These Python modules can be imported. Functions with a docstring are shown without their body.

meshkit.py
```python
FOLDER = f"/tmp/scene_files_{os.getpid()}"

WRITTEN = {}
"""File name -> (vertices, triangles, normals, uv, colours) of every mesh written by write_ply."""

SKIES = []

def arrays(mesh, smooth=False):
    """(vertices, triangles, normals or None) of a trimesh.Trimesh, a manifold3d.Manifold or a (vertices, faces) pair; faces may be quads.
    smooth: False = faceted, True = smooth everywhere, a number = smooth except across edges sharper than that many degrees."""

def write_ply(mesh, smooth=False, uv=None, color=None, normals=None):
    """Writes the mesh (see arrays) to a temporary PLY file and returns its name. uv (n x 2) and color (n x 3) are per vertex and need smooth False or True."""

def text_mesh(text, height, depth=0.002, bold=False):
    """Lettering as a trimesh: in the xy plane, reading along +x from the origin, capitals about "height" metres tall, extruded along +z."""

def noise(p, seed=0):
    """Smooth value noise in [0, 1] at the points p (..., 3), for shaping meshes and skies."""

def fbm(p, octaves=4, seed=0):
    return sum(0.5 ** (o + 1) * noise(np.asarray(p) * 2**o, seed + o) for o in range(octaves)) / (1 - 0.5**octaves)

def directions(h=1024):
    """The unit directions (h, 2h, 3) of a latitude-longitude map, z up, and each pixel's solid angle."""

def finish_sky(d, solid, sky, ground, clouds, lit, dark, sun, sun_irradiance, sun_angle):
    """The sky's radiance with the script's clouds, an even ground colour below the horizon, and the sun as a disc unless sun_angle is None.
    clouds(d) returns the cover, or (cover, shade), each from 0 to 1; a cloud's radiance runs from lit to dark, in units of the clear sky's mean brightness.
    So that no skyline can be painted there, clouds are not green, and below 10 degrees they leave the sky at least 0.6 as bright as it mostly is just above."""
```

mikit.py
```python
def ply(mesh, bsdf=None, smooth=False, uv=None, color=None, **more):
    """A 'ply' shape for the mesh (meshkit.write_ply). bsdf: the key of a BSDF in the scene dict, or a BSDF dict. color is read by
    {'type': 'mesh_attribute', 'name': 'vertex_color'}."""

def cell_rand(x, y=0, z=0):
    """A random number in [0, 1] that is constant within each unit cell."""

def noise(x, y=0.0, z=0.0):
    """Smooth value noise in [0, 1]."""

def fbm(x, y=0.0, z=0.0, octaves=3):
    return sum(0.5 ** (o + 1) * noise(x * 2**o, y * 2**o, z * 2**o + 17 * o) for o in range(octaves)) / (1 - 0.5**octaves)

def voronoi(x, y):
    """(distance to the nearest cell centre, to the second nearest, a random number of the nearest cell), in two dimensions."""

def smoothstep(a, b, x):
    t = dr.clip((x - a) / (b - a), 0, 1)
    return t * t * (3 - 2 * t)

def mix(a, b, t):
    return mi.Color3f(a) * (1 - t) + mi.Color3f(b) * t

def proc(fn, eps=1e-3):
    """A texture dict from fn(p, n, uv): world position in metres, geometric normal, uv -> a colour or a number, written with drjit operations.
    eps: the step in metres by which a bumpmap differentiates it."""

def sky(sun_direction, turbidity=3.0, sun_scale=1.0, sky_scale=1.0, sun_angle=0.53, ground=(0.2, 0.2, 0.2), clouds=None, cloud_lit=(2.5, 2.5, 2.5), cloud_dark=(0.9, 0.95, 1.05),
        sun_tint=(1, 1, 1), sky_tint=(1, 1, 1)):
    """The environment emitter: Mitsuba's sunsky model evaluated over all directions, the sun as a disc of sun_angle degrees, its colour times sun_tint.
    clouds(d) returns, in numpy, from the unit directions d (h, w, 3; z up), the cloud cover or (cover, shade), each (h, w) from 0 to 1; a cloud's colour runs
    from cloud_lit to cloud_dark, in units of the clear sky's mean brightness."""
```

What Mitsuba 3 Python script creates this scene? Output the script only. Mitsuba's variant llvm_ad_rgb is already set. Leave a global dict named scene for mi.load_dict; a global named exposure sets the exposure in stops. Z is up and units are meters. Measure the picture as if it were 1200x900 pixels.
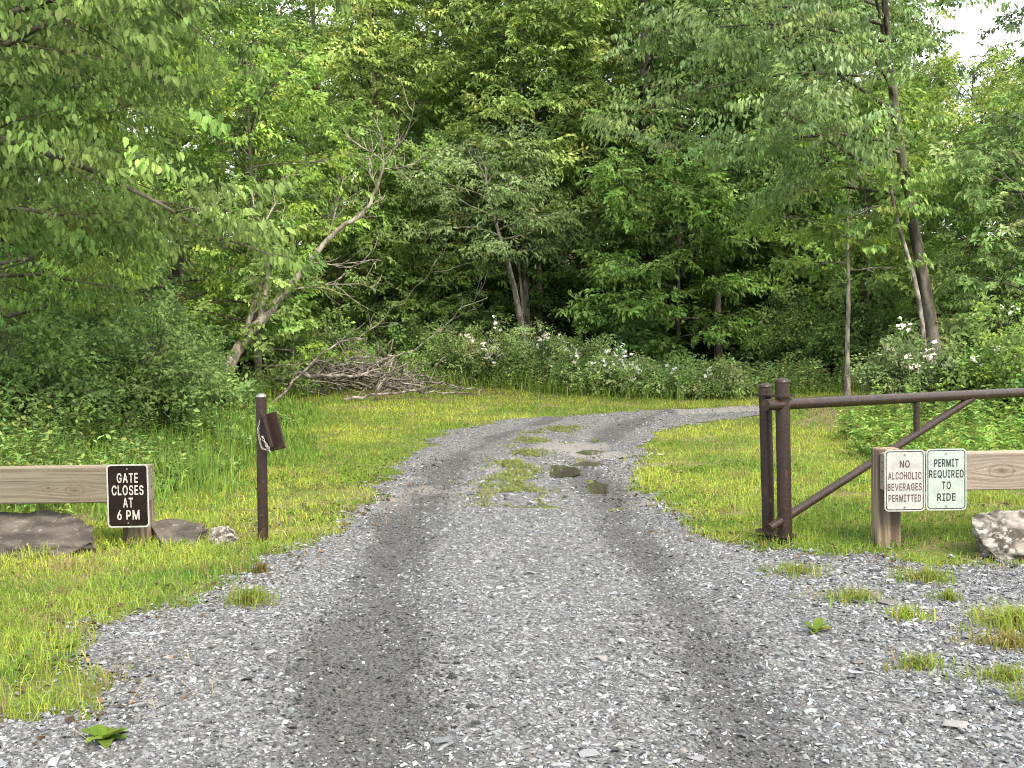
import math
import numpy as np, trimesh, shapely
import drjit as dr
import mitsuba as mi
import mikit, meshkit
from mikit import fbm, noise, voronoi, cell_rand, smoothstep, mix, proc

T = mi.ScalarTransform4f
PI = math.pi
scene, labels = {}, {}

# ------------------------------------------------------------------ camera, sky, exposure
_p, _r = math.radians(2.2), math.radians(0.9)
scene['camera'] = {
    'type': 'perspective', 'fov': 2 * math.degrees(math.atan(600 / 1300)), 'fov_axis': 'x',
    'near_clip': 0.05, 'far_clip': 2000.0,
    'to_world': T().look_at(origin=[0, 0, 1.45], target=[0, math.cos(_p), 1.45 - math.sin(_p)],
                            up=[math.sin(_r), 0, math.cos(_r)])}
exposure = 3.2
scene['sky'] = mikit.sky([0.42, -0.72, 0.80], turbidity=3, sun_scale=0.55, sun_angle=28, sun_tint=(0.97, 1.0, 1.04),
                         clouds=lambda d: 1.0, cloud_lit=(2.45, 2.5, 2.55))


# ------------------------------------------------------------------ naming helpers
def numbered(name):
    if name not in taken:
        taken[name] = 0
        return name
    taken[name] += 1
    return '%s_%03d' % (name, taken[name])


taken = {}


def thing(name, label=None, category=None, group=None, kind=None):
    key = numbered(name)
    d = {}
    if label: d['label'] = label
    if category: d['category'] = category
    if group: d['group'] = group
    if kind: d['kind'] = kind
    labels[key] = d
    return key


def put(key, mesh, bsdf, smooth=False, color=None):
    scene[key] = mikit.ply(mesh, bsdf, smooth=smooth, color=color)
    return key


def part(parent, name, mesh, bsdf, smooth=False, color=None, label=None, kind=None):
    key = numbered(parent + '__' + name)
    put(key, mesh, bsdf, smooth, color)
    d = {}
    if label: d['label'] = label
    if kind: d['kind'] = kind
    if d: labels[key] = d
    return key


# ------------------------------------------------------------------ materials
def leafy(name, rough, trans, spec=0.4):
    scene[name] = {'type': 'principledthin', 'base_color': {'type': 'mesh_attribute', 'name': 'vertex_color'},
                   'roughness': rough, 'diff_trans': trans, 'eta': 1.4, 'spec_trans': 0.0}


leafy('leaf_mat', 0.40, 0.62)
leafy('blade_mat', 0.55, 0.8)


def principled(name, color, rough, **more):
    scene[name] = {'type': 'twosided', 'bsdf': {'type': 'principled', 'base_color': color if isinstance(color, dict) else {'type': 'rgb', 'value': color}, 'roughness': rough, **more}}


def bumped(name, color, rough, height, eps=2e-3, **more):
    scene[name] = {'type': 'twosided', 'bsdf': {'type': 'bumpmap', 'arbitrary': proc(height, eps=eps), 'scale': 1.0,
                   'bsdf': {'type': 'principled', 'base_color': proc(color), 'roughness': rough, **more}}}


def bark_col(p, n, uv):
    g = fbm(p.x * 9 + p.z, p.y * 9, p.z * 2.2, 4)
    b = noise(p.x * 1.3, p.y * 1.3, p.z * 0.8)
    c = mix((0.042, 0.038, 0.032), (0.155, 0.146, 0.128), smoothstep(0.3, 0.75, g))
    return mix(c, (0.12, 0.14, 0.08), 0.45 * smoothstep(0.55, 0.75, b))


bumped('bark_mat', bark_col, 0.9, lambda p, n, uv: 0.02 * fbm(p.x * 14, p.y * 14, p.z * 3, 3), specular=0.2)


def pale_col(p, n, uv):
    g = fbm(p.x * 15, p.y * 15, p.z * 4, 4)
    return mix((0.12, 0.108, 0.092), (0.40, 0.375, 0.335), smoothstep(0.30, 0.72, g))


bumped('pale_bark_mat', pale_col, 0.9, lambda p, n, uv: 0.008 * fbm(p.x * 20, p.y * 20, p.z * 5, 3), specular=0.2)


def dead_col(p, n, uv):
    g = fbm(p.x * 12, p.y * 12, p.z * 5, 4)
    return mix((0.085, 0.076, 0.07), (0.36, 0.34, 0.32), smoothstep(0.34, 0.78, g))


principled('deadwood_mat', proc(dead_col), 0.9, specular=0.2)


def brown_col(p, n, uv):
    g = fbm(p.x * 16, p.y * 16, p.z * 9, 4)
    c = mix((0.018, 0.0105, 0.0085), (0.031, 0.0185, 0.015), g)
    return mix(c, (0.10, 0.05, 0.028), 0.35 * smoothstep(0.66, 0.76, fbm(p.x * 30 + 5, p.y * 30, p.z * 14, 3)))


bumped('gate_paint_mat', brown_col, 0.38, lambda p, n, uv: 0.0012 * fbm(p.x * 60, p.y * 60, p.z * 60, 2), specular=0.5)
principled('galvanised_mat', proc(lambda p, n, uv: mix((0.2, 0.19, 0.18), (0.5, 0.49, 0.47), noise(p.x * 120, p.y * 120, p.z * 120))), 0.4, metallic=0.8)


def timber(name, light, dark, knots):
    def grain(p):
        w = mi.Float(0)
        k = mi.Float(0)
        for kx, kz, r in knots:
            dx, dz = (p.x - kx) * 0.55, p.z - kz
            d2 = (dx * dx + dz * dz) / (r * r)
            w += r * 0.8 * dr.select(dz > 0, 1.0, -1.0) * dr.exp(-d2 * 0.35)
            k = dr.maximum(k, dr.maximum(dr.exp(-d2 * 9.0), 0.6 * dr.exp(-dr.square(d2 - 0.55 - 0.3 * noise(p.x * 40, 1.0, p.z * 40)) * 60)))
        z = p.z - w + 0.02 * fbm(p.x * 2.0, p.y * 3, 4.0, 2)
        return fbm(p.x * 2.2, p.y * 50, z * 70, 4), k, noise(p.x * 9, p.y * 120, z * 260)

    def col(p, n, uv):
        g, k, f = grain(p)
        c = mix(dark, light, smoothstep(0.28, 0.72, g * 0.8 + f * 0.25))
        c = mix(c, (0.20, 0.20, 0.17), 0.5 * smoothstep(0.5, 0.8, fbm(p.x * 2.3, p.y * 4, p.z * 6, 3)))
        c = mix(c, (0.06, 0.047, 0.035), 0.8 * smoothstep(0.80, 0.87, noise(p.x * 1.1 + 4, p.y * 20, (p.z - 0.5 * f * 0.004) * 85)))
        return mix(c, (0.085, 0.055, 0.035), 0.75 * k)

    bumped(name, col, 0.85, lambda p, n, uv: 0.003 * grain(p)[0] + 0.0015 * grain(p)[2], specular=0.25)


timber('rail_wood_grey', (0.185, 0.166, 0.132), (0.108, 0.094, 0.073), [(-3.36, 0.445, 0.03), (-3.17, 0.425, 0.045), (-3.9, 0.5, 0.03)])
timber('rail_wood_pink', (0.27, 0.232, 0.198), (0.165, 0.136, 0.113), [(3.28, 0.53, 0.055), (4.1, 0.48, 0.04)])


def upright_wood(p, n, uv):
    g = fbm(p.x * 45 + 2 * fbm(p.z * 2, p.x * 8, 1.0, 2), p.y * 45, p.z * 1.3, 4)
    c = mix((0.10, 0.076, 0.055), (0.26, 0.21, 0.155), smoothstep(0.3, 0.7, g))
    return mix(c, (0.04, 0.03, 0.022), 0.9 * smoothstep(0.70, 0.76, fbm(p.x * 26, p.y * 26, p.z * 2.4 + 3, 3)))


bumped('post_wood', upright_wood, 0.85, lambda p, n, uv: 0.004 * fbm(p.x * 50, p.y * 50, p.z * 1.5, 3), specular=0.25)


def speckle(a, b, s=3.0):
    return proc(lambda p, n, uv: mix(a, b, smoothstep(0.45, 0.8, fbm(p.x * s, p.y * s, p.z * s, 5))))


principled('sign_white', speckle((0.37, 0.39, 0.385), (0.30, 0.315, 0.30), 14), 0.4)
principled('sign_tint', speckle((0.335, 0.40, 0.38), (0.29, 0.345, 0.325), 12), 0.4)
principled('sign_dark', speckle((0.010, 0.0058, 0.0052), (0.016, 0.0095, 0.008), 10), 0.45, specular=0.2)
principled('letter_white', (0.42, 0.42, 0.40), 0.5)
principled('letter_maroon', speckle((0.075, 0.042, 0.045), (0.13, 0.085, 0.086), 25), 0.5)
principled('letter_green', speckle((0.016, 0.022, 0.02), (0.03, 0.038, 0.035), 20), 0.5)
principled('petal_mat', (0.74, 0.72, 0.70), 0.7)


def slate_col(p, n, uv):
    g = fbm(p.x * 5, p.y * 5, p.z * 16, 5)
    c = mix((0.045, 0.041, 0.036), (0.125, 0.115, 0.103), smoothstep(0.3, 0.75, g))
    return mix(c, (0.20, 0.19, 0.17), 0.7 * smoothstep(0.66, 0.76, fbm(p.x * 30 + 3, p.y * 30, p.z * 45, 4)))


bumped('slate_mat', slate_col, 0.8, lambda p, n, uv: 0.03 * fbm(p.x * 14, p.y * 14, p.z * 20, 5), specular=0.3)


def pale_rock(p, n, uv):
    g = fbm(p.x * 13, p.y * 13, p.z * 13, 5)
    c = mix((0.06, 0.055, 0.046), (0.22, 0.212, 0.195), smoothstep(0.34, 0.62, g))
    return mix(c, (0.33, 0.325, 0.305), smoothstep(0.50, 0.66, fbm(p.x * 34, p.y * 34, p.z * 34 + 7, 4)))


bumped('pale_rock_mat', pale_rock, 0.85, lambda p, n, uv: 0.03 * fbm(p.x * 10, p.y * 10, p.z * 10, 4), specular=0.25)

# ------------------------------------------------------------------ terrain
GRAVEL = shapely.Polygon([
    (-9, -6), (-9, 4.0), (-4, 4.15), (-2.4, 4.25), (-1.85, 4.35), (-1.74, 4.69), (-2.06, 5.09), (-2.08, 5.7), (-1.83, 6.06), (-1.7, 6.57),
    (-1.58, 7.48), (-1.33, 8.46), (-1.27, 10.0), (-1.36, 11.9), (-1.32, 14.1), (-0.94, 17.1), (0.0, 18.8), (1.34, 19.55),
    (2.8, 20.3), (4.6, 20.9), (7, 21.9), (10, 23.5), (11.3, 21.6), (7.6, 20.2), (5.6, 19.4), (4.1, 18.45), (3.04, 18.0), (2.18, 16.7), (1.59, 14.2),
    (1.25, 10.9), (1.27, 9.26), (1.42, 8.1), (1.61, 7.52), (2.03, 7.33), (2.35, 7.15), (2.93, 6.95), (4, 6.85), (9, 6.7), (9, -6)])
VEG_LINE = shapely.LineString([(-6, 21.5), (-3.6, 25.5), (-2.1, 26.4), (0, 25.6), (1.8, 23.6), (3.2, 22.6), (5, 22.4), (8, 24)])
FOREST = shapely.Polygon([(-300, 13), (-5.2, 13), (-4.6, 17), (-4.8, 21), (-3.6, 25.5), (-2.1, 26.4), (0, 25.6), (1.8, 23.6), (3.2, 22.6), (5, 22.4), (8, 24),
                          (12, 25), (11.5, 21), (7, 19.6), (6.2, 16.5), (7.5, 14), (300, 14), (300, 400), (-300, 400)])
LINE = shapely.LineString(GRAVEL.exterior.coords)
for g in (GRAVEL, LINE, FOREST): shapely.prepare(g)


def gdist(x, y):
    """Metres inside (+) or outside (-) the gravel, with a ragged rim."""
    d = shapely.distance(LINE, shapely.points(x, y))
    s = np.where(shapely.contains_xy(GRAVEL, x, y), d, -d)
    p = np.stack([x, y, 0 * x], -1)
    return s + 0.35 * (meshkit.fbm(p * 1.7, 4, 3) - 0.5) + 0.25 * (meshkit.noise(p * 6.0, 8) - 0.5)


def track_x(y):
    """Middle of the road and half the distance between the wheel tracks."""
    m = np.interp(y, [3, 8, 12, 14, 16.5, 18, 20], [0.16, 0.0, 0.02, 0.12, 0.5, 1.1, 2.4])
    return m, np.interp(y, [3, 5, 8, 12, 20], [0.68, 0.76, 0.88, 0.80, 0.8])


def ground_z(x, y):
    x, y = np.asarray(x, float), np.asarray(y, float)
    z = 0.025 * np.clip(y - 14, 0, 20) + 0.14 * np.clip(y - 36, 0, 90)
    p = np.stack([x, y, 0 * x], -1)
    z = z + 0.10 * (meshkit.fbm(p * 0.35, 3, 5) - 0.5) * np.clip((np.abs(x) - 1.2) / 2, 0, 1)
    z = z + 0.02 * (meshkit.noise(p * 1.1, 9) - 0.5)
    z = z + 0.30 * np.exp(-((x + 6.2) / 2.2) ** 2 - ((y - 13) / 4.0) ** 2) + 0.20 * np.exp(-((x + 4.0) / 3.6) ** 2 - ((y - 27) / 4.5) ** 2)
    z = z + 0.30 * np.exp(-((x - 6.0) / 1.5) ** 2 - ((y - 18.3) / 1.0) ** 2)
    m, hw = track_x(y)
    rut = np.exp(-((np.abs(x - m) - hw) / 0.24) ** 2) * np.clip((21 - y) / 3, 0, 1)
    for hx, hy, ax, ay, dep in HOLLOWS:
        z = z - dep * np.exp(-((x - hx) / ax) ** 2 - ((y - hy) / ay) ** 2)
    near = (np.abs(x - 0.9) < 1.0) & (np.abs(y - 13.2) < 3.6)
    z = z + near * 0.05 * (meshkit.fbm(p * np.array([6.0, 2.6, 1]), 3, 19) - 0.5)
    return z - 0.03 * rut


# hollows in the right wheel track that hold water: x, y, half widths, depth
HOLLOWS = [(0.84, 11.3, 0.20, 0.6, 0.05), (0.90, 13.2, 0.40, 0.30, 0.05), (1.10, 14.7, 0.36, 0.28, 0.045), (1.25, 15.9, 0.28, 0.22, 0.04), (0.52, 12.3, 0.13, 0.35, 0.045)]


def gz(x, y):
    return float(ground_z(np.array([x]), np.array([y]))[0])


def grid(xs, ys, dz=0.0):
    X, Y = np.meshgrid(xs, ys)
    v = np.stack([X.ravel(), Y.ravel(), ground_z(X.ravel(), Y.ravel()) + dz], -1)
    n, m = len(xs), len(ys)
    i = (np.arange(m - 1)[:, None] * n + np.arange(n - 1)[None]).ravel()
    return v, np.stack([i, i + 1, i + n + 1, i + n], -1)


def soil(p, n, uv):
    g = fbm(p.x * 3, p.y * 3, 0.0, 4)
    f = fbm(p.x * 40, p.y * 40, 0.0, 3)
    lawn = mix((0.05, 0.068, 0.018), (0.11, 0.14, 0.035), g)
    lawn = mix(lawn, (0.15, 0.115, 0.08), smoothstep(0.55, 0.7, fbm(p.x * 1.4 + 9, p.y * 1.4, 0.0, 3)) * 0.7)
    lawn = mix(lawn, (0.05, 0.042, 0.03), smoothstep(0.5, 0.8, f) * 0.6)
    litter = mix((0.035, 0.026, 0.018), (0.10, 0.07, 0.045), f)
    wood = smoothstep(22.5, 27.0, p.y + 3.0 * g)
    return mix(lawn, litter, wood)


bumped('soil_mat', soil, 0.95, lambda p, n, uv: 0.02 * fbm(p.x * 25, p.y * 25, 0.0, 3), eps=4e-3, specular=0.1)

xs = np.unique(np.concatenate([np.linspace(-400, -30, 16), np.linspace(-30, -9, 22), np.arange(-9, 9.01, 0.18), np.linspace(9, 30, 22), np.linspace(30, 400, 16)]))
ys = np.unique(np.concatenate([np.linspace(-100, -4, 10), np.arange(-4, 26, 0.2), np.linspace(26, 90, 60), np.linspace(90, 600, 12)]))
labels['ground'] = {'label': 'grassy soil and leaf litter round the gravel drive', 'kind': 'structure'}
put('ground', grid(xs, ys), 'soil_mat', smooth=True)


def tracks(p):
    """How far into a wheel track (packed dark fines) a point lies, from 0 to 1, broken up by grain."""
    m = dr.select(p.y < 8, 0.16 - (p.y - 3) * 0.032, dr.select(p.y < 12, 0.0, dr.square(p.y - 12) * 0.031))
    hw = dr.select(p.y < 8, 0.68 + (p.y - 3) * 0.04, 0.88 - dr.minimum(p.y - 8, 4) * 0.02)
    d = dr.abs(dr.abs(p.x - m) - hw) - 0.8 * (fbm(p.x * 1.4, p.y * 0.8, 3.0, 4) - 0.5)
    return 1 - smoothstep(0.05, 0.28, d)


def gravel_col(p, n, uv):
    a, b, r = voronoi(p.x * 34, p.y * 34)
    a2, b2, r2 = voronoi(p.x * 75 + 3, p.y * 75)
    c = mix((0.055, 0.0585, 0.065), (0.31, 0.325, 0.35), dr.square(r))
    c = mix(c, mix((0.042, 0.0445, 0.049), (0.23, 0.241, 0.26), r2), 0.45)
    c = c * (0.62 + 0.38 * smoothstep(0.0, 0.25, b - a))
    t = tracks(p)
    fines = mix((0.016, 0.017, 0.018), (0.07, 0.073, 0.078), r2)
    c = mix(c, fines, 0.7 * t * smoothstep(0.2, 0.7, r * 0.6 + r2 * 0.7))
    silt = smoothstep(0.60, 0.68, fbm(p.x * 0.9 + 4, p.y * 0.55, 1.0, 4)) * smoothstep(9.0, 11.0, p.y)
    return mix(c, (0.22, 0.215, 0.215), 0.7 * silt)


def gravel_h(p, n, uv):
    a, b, r = voronoi(p.x * 34, p.y * 34)
    return 0.014 * smoothstep(0.0, 0.4, b - a) * (0.4 + 0.6 * r) + 0.004 * noise(p.x * 90, p.y * 90)


bumped('gravel_mat', gravel_col, 0.75, gravel_h, eps=3e-3, specular=0.35)
rx, ry = np.arange(-9, 11.5, 0.07), np.concatenate([np.arange(-6, 3, 0.3), np.arange(3, 24, 0.07)])
rv, rf = grid(rx, ry, 0.008)
cx = rv[rf].mean(1)
rf = rf[gdist(cx[:, 0], cx[:, 1]) > 0]
labels['gravel_road'] = {'label': 'grey crushed stone drive curving right towards the woods', 'kind': 'structure'}
put('gravel_road', trimesh.Trimesh(rv, np.vstack([rf[:, :3], rf[:, [0, 2, 3]]]), process=True), 'gravel_mat', smooth=True)


# loose stones on the drive
def hull_stone(rng, n=9, flat=0.5, sx=1.25):
    p = rng.normal(size=(n, 3))
    p /= np.linalg.norm(p, axis=1, keepdims=True)
    p *= rng.uniform(0.75, 1.1, (n, 1)) * np.array([sx, 0.9, flat])
    m = trimesh.convex.convex_hull(p)
    return np.array(m.vertices), np.array(m.faces)


def scatter(protos, which, pos, rot, size, rng):
    V, F, at = [], [], 0
    idx = []
    for k, (v, f) in enumerate(protos):
        s = np.nonzero(which == k)[0]
        if not len(s): continue
        w = np.einsum('nij,vj->nvi', rot[s], v) * size[s][:, None, None] + pos[s][:, None]
        V.append(w.reshape(-1, 3))
        F.append((f[None] + (np.arange(len(s)) * len(v))[:, None, None] + at).reshape(-1, 3))
        idx.append(np.repeat(s, len(v)))
        at += len(s) * len(v)
    return np.vstack(V), np.vstack(F), np.concatenate(idx)


def euler(az, tx, ty):
    ca, sa, cx_, sx_, cy, sy = np.cos(az), np.sin(az), np.cos(tx), np.sin(tx), np.cos(ty), np.sin(ty)
    o, z = np.ones_like(az), np.zeros_like(az)
    A = np.stack([ca, -sa, z, sa, ca, z, z, z, o], -1).reshape(-1, 3, 3)
    B = np.stack([o, z, z, z, cx_, -sx_, z, sx_, cx_], -1).reshape(-1, 3, 3)
    C = np.stack([cy, z, sy, z, o, z, -sy, z, cy], -1).reshape(-1, 3, 3)
    return A @ B @ C


def wedge_points(rng, y0, y1, density, margin=0.5):
    """Random ground points in the part of the place the picture can see, with a margin to each side."""
    w = lambda y: 0.47 * y + margin
    n = int(density * (y1 - y0) * (w(y0) + w(y1)))
    y = rng.uniform(y0, y1, n)
    x = rng.uniform(-1, 1, n) * w(y1)
    k = np.abs(x) < w(y)
    return x[k], y[k]


rng = np.random.default_rng(11)
sx_, sy_ = [], []
for y0, y1, den in ((3.3, 5, 3700), (5, 7, 2900), (7, 9.5, 1900), (9.5, 14, 650), (14, 21, 150)):
    a, b = wedge_points(rng, y0, y1, den, 0.3)
    sx_.append(a); sy_.append(b)
X, Y = np.concatenate(sx_), np.concatenate(sy_)
gd = gdist(X, Y)
keep = (gd > -0.1) | ((gd > -0.35) & (rng.random(len(X)) < 0.12))
X, Y, gd = X[keep], Y[keep], gd[keep]
m, hw = track_x(Y)
pp = np.stack([X, Y, 0 * X], -1)
tr = np.clip(1 - (np.abs(np.abs(X - m) - hw) - 0.8 * (meshkit.fbm(pp * np.array([1.5, 0.9, 1]), 4, 21) - 0.5) - 0.03) / 0.27, 0, 1)
keep = rng.random(len(X)) > 0.08 * tr
X, Y, gd, tr = X[keep], Y[keep], gd[keep], tr[keep]
n = len(X)
size = 0.0080 * np.exp(0.42 * rng.normal(size=n)) * (1 - 0.18 * tr) * np.where(Y > 9.5, 1.35, 1.0) * np.where((X > 1.6), 1.25, 1.0)
size = np.clip(size, 0.005, 0.034)
stones = [hull_stone(rng, rng.integers(6, 9), rng.uniform(0.35, 0.62), rng.uniform(1.1, 1.6)) for _ in range(14)]
rot = euler(rng.uniform(0, 2 * PI, n), rng.normal(0, 0.22, n), rng.normal(0, 0.22, n))
pos = np.stack([X, Y, ground_z(X, Y) + 0.008 + size * 0.18], -1)
V, F, idx = scatter(stones, rng.integers(0, 14, n), pos, rot, size, rng)
tone = np.clip(0.166 * np.exp(0.55 * rng.normal(size=n)), 0.03, 0.40)
wet = rng.random(n) < 0.95 * tr * np.clip(0.35 + 1.5 * (meshkit.fbm(np.stack([X * 2.2, Y * 1.1, 0 * X], -1), 4, 23) - 0.15), 0, 1)
tone = np.where(wet, tone * 0.27, tone)
tint = np.array([0.91, 1.0, 1.12]) + rng.normal(0, 0.02, (n, 3))
tint[rng.random(n) < 0.07] *= (1.08, 1.0, 0.88)
scene['stone_mat'] = {'type': 'twosided', 'bsdf': {'type': 'principled', 'base_color': {'type': 'mesh_attribute', 'name': 'vertex_color'}, 'roughness': 0.7, 'specular': 0.35}}
labels['loose_gravel'] = {'label': 'loose grey crushed stones spread over the drive', 'category': 'gravel', 'kind': 'stuff'}
put('loose_gravel', (V, F), 'stone_mat', color=(tone[:, None] * tint)[idx])

# puddles in the right wheel track
principled('puddle_mat', (0.055, 0.05, 0.04), 0.03, specular=0.5)


def puddle(k, label):
    x, y, ax, ay, dep = HOLLOWS[k]
    a = np.linspace(0, 2 * PI, 48, endpoint=False)
    px, py = x + np.cos(a) * ax * 1.7, y + np.sin(a) * ay * 1.7
    z = gz(x, y) + 0.008 + dep * 0.5
    v = np.vstack([np.stack([px, py, 0 * px + z], -1), [[x, y, z]]])
    i = np.arange(48)
    key = thing('puddle', label, None, kind='structure')
    put(key, (v, np.stack([i, (i + 1) % 48, 0 * i + 48], -1)), 'puddle_mat')


puddle(0, 'muddy ragged puddle nearest in the right wheel track')
puddle(1, 'long narrow puddle across the right wheel track, second from the front')
puddle(2, 'small puddle farther along the right wheel track')
puddle(3, 'farthest little puddle of the right wheel track')
puddle(4, 'narrow puddle beside the weedy strip, left of the others')


# ------------------------------------------------------------------ grass
def blades(x, y, z0, h, w, rng, color, lean=0.45, seg=2):
    n = len(x)
    az = rng.uniform(0, 2 * PI, n)
    face = az + rng.normal(0, 0.9, n) + PI / 2
    l = np.abs(rng.normal(0, lean, n))
    d = np.stack([np.cos(az), np.sin(az), 0 * az], -1)
    s = np.stack([np.cos(face), np.sin(face), 0 * az], -1) * w[:, None] * 0.5
    b = np.stack([x, y, z0], -1)
    up = np.array([0, 0, 1.0])
    m_ = b + d * (h * l * 0.3)[:, None] + up * (h * 0.55)[:, None]
    t = b + d * (h * l)[:, None] + up * (h * np.clip(1 - 0.4 * l, 0.25, 1))[:, None]
    if seg == 1:
        v = np.stack([b - s, b + s, t], 1)
        f = np.array([[0, 1, 2]])
    else:
        v = np.stack([b - s, b + s, m_ - s * 0.8, m_ + s * 0.8, t], 1)
        f = np.array([[0, 1, 3], [0, 3, 2], [2, 3, 4]])
    k = v.shape[1]
    F = (f[None] + (np.arange(n) * k)[:, None, None]).reshape(-1, 3)
    return v.reshape(-1, 3), F, np.repeat(color, k, axis=0)


def join(parts):
    V, F, C, at = [], [], [], 0
    for v, f, c in parts:
        V.append(v); F.append(f + at); C.append(c)
        at += len(v)
    return (np.vstack(V), np.vstack(F)), np.vstack(C)


def tinted(base, n, rng, var=0.22, hue=0.08):
    c = np.asarray(base) * np.exp(var * rng.normal(size=(n, 1)))
    return np.clip(c * (1 + hue * rng.normal(size=(n, 3))), 0.003, 0.85)


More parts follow.
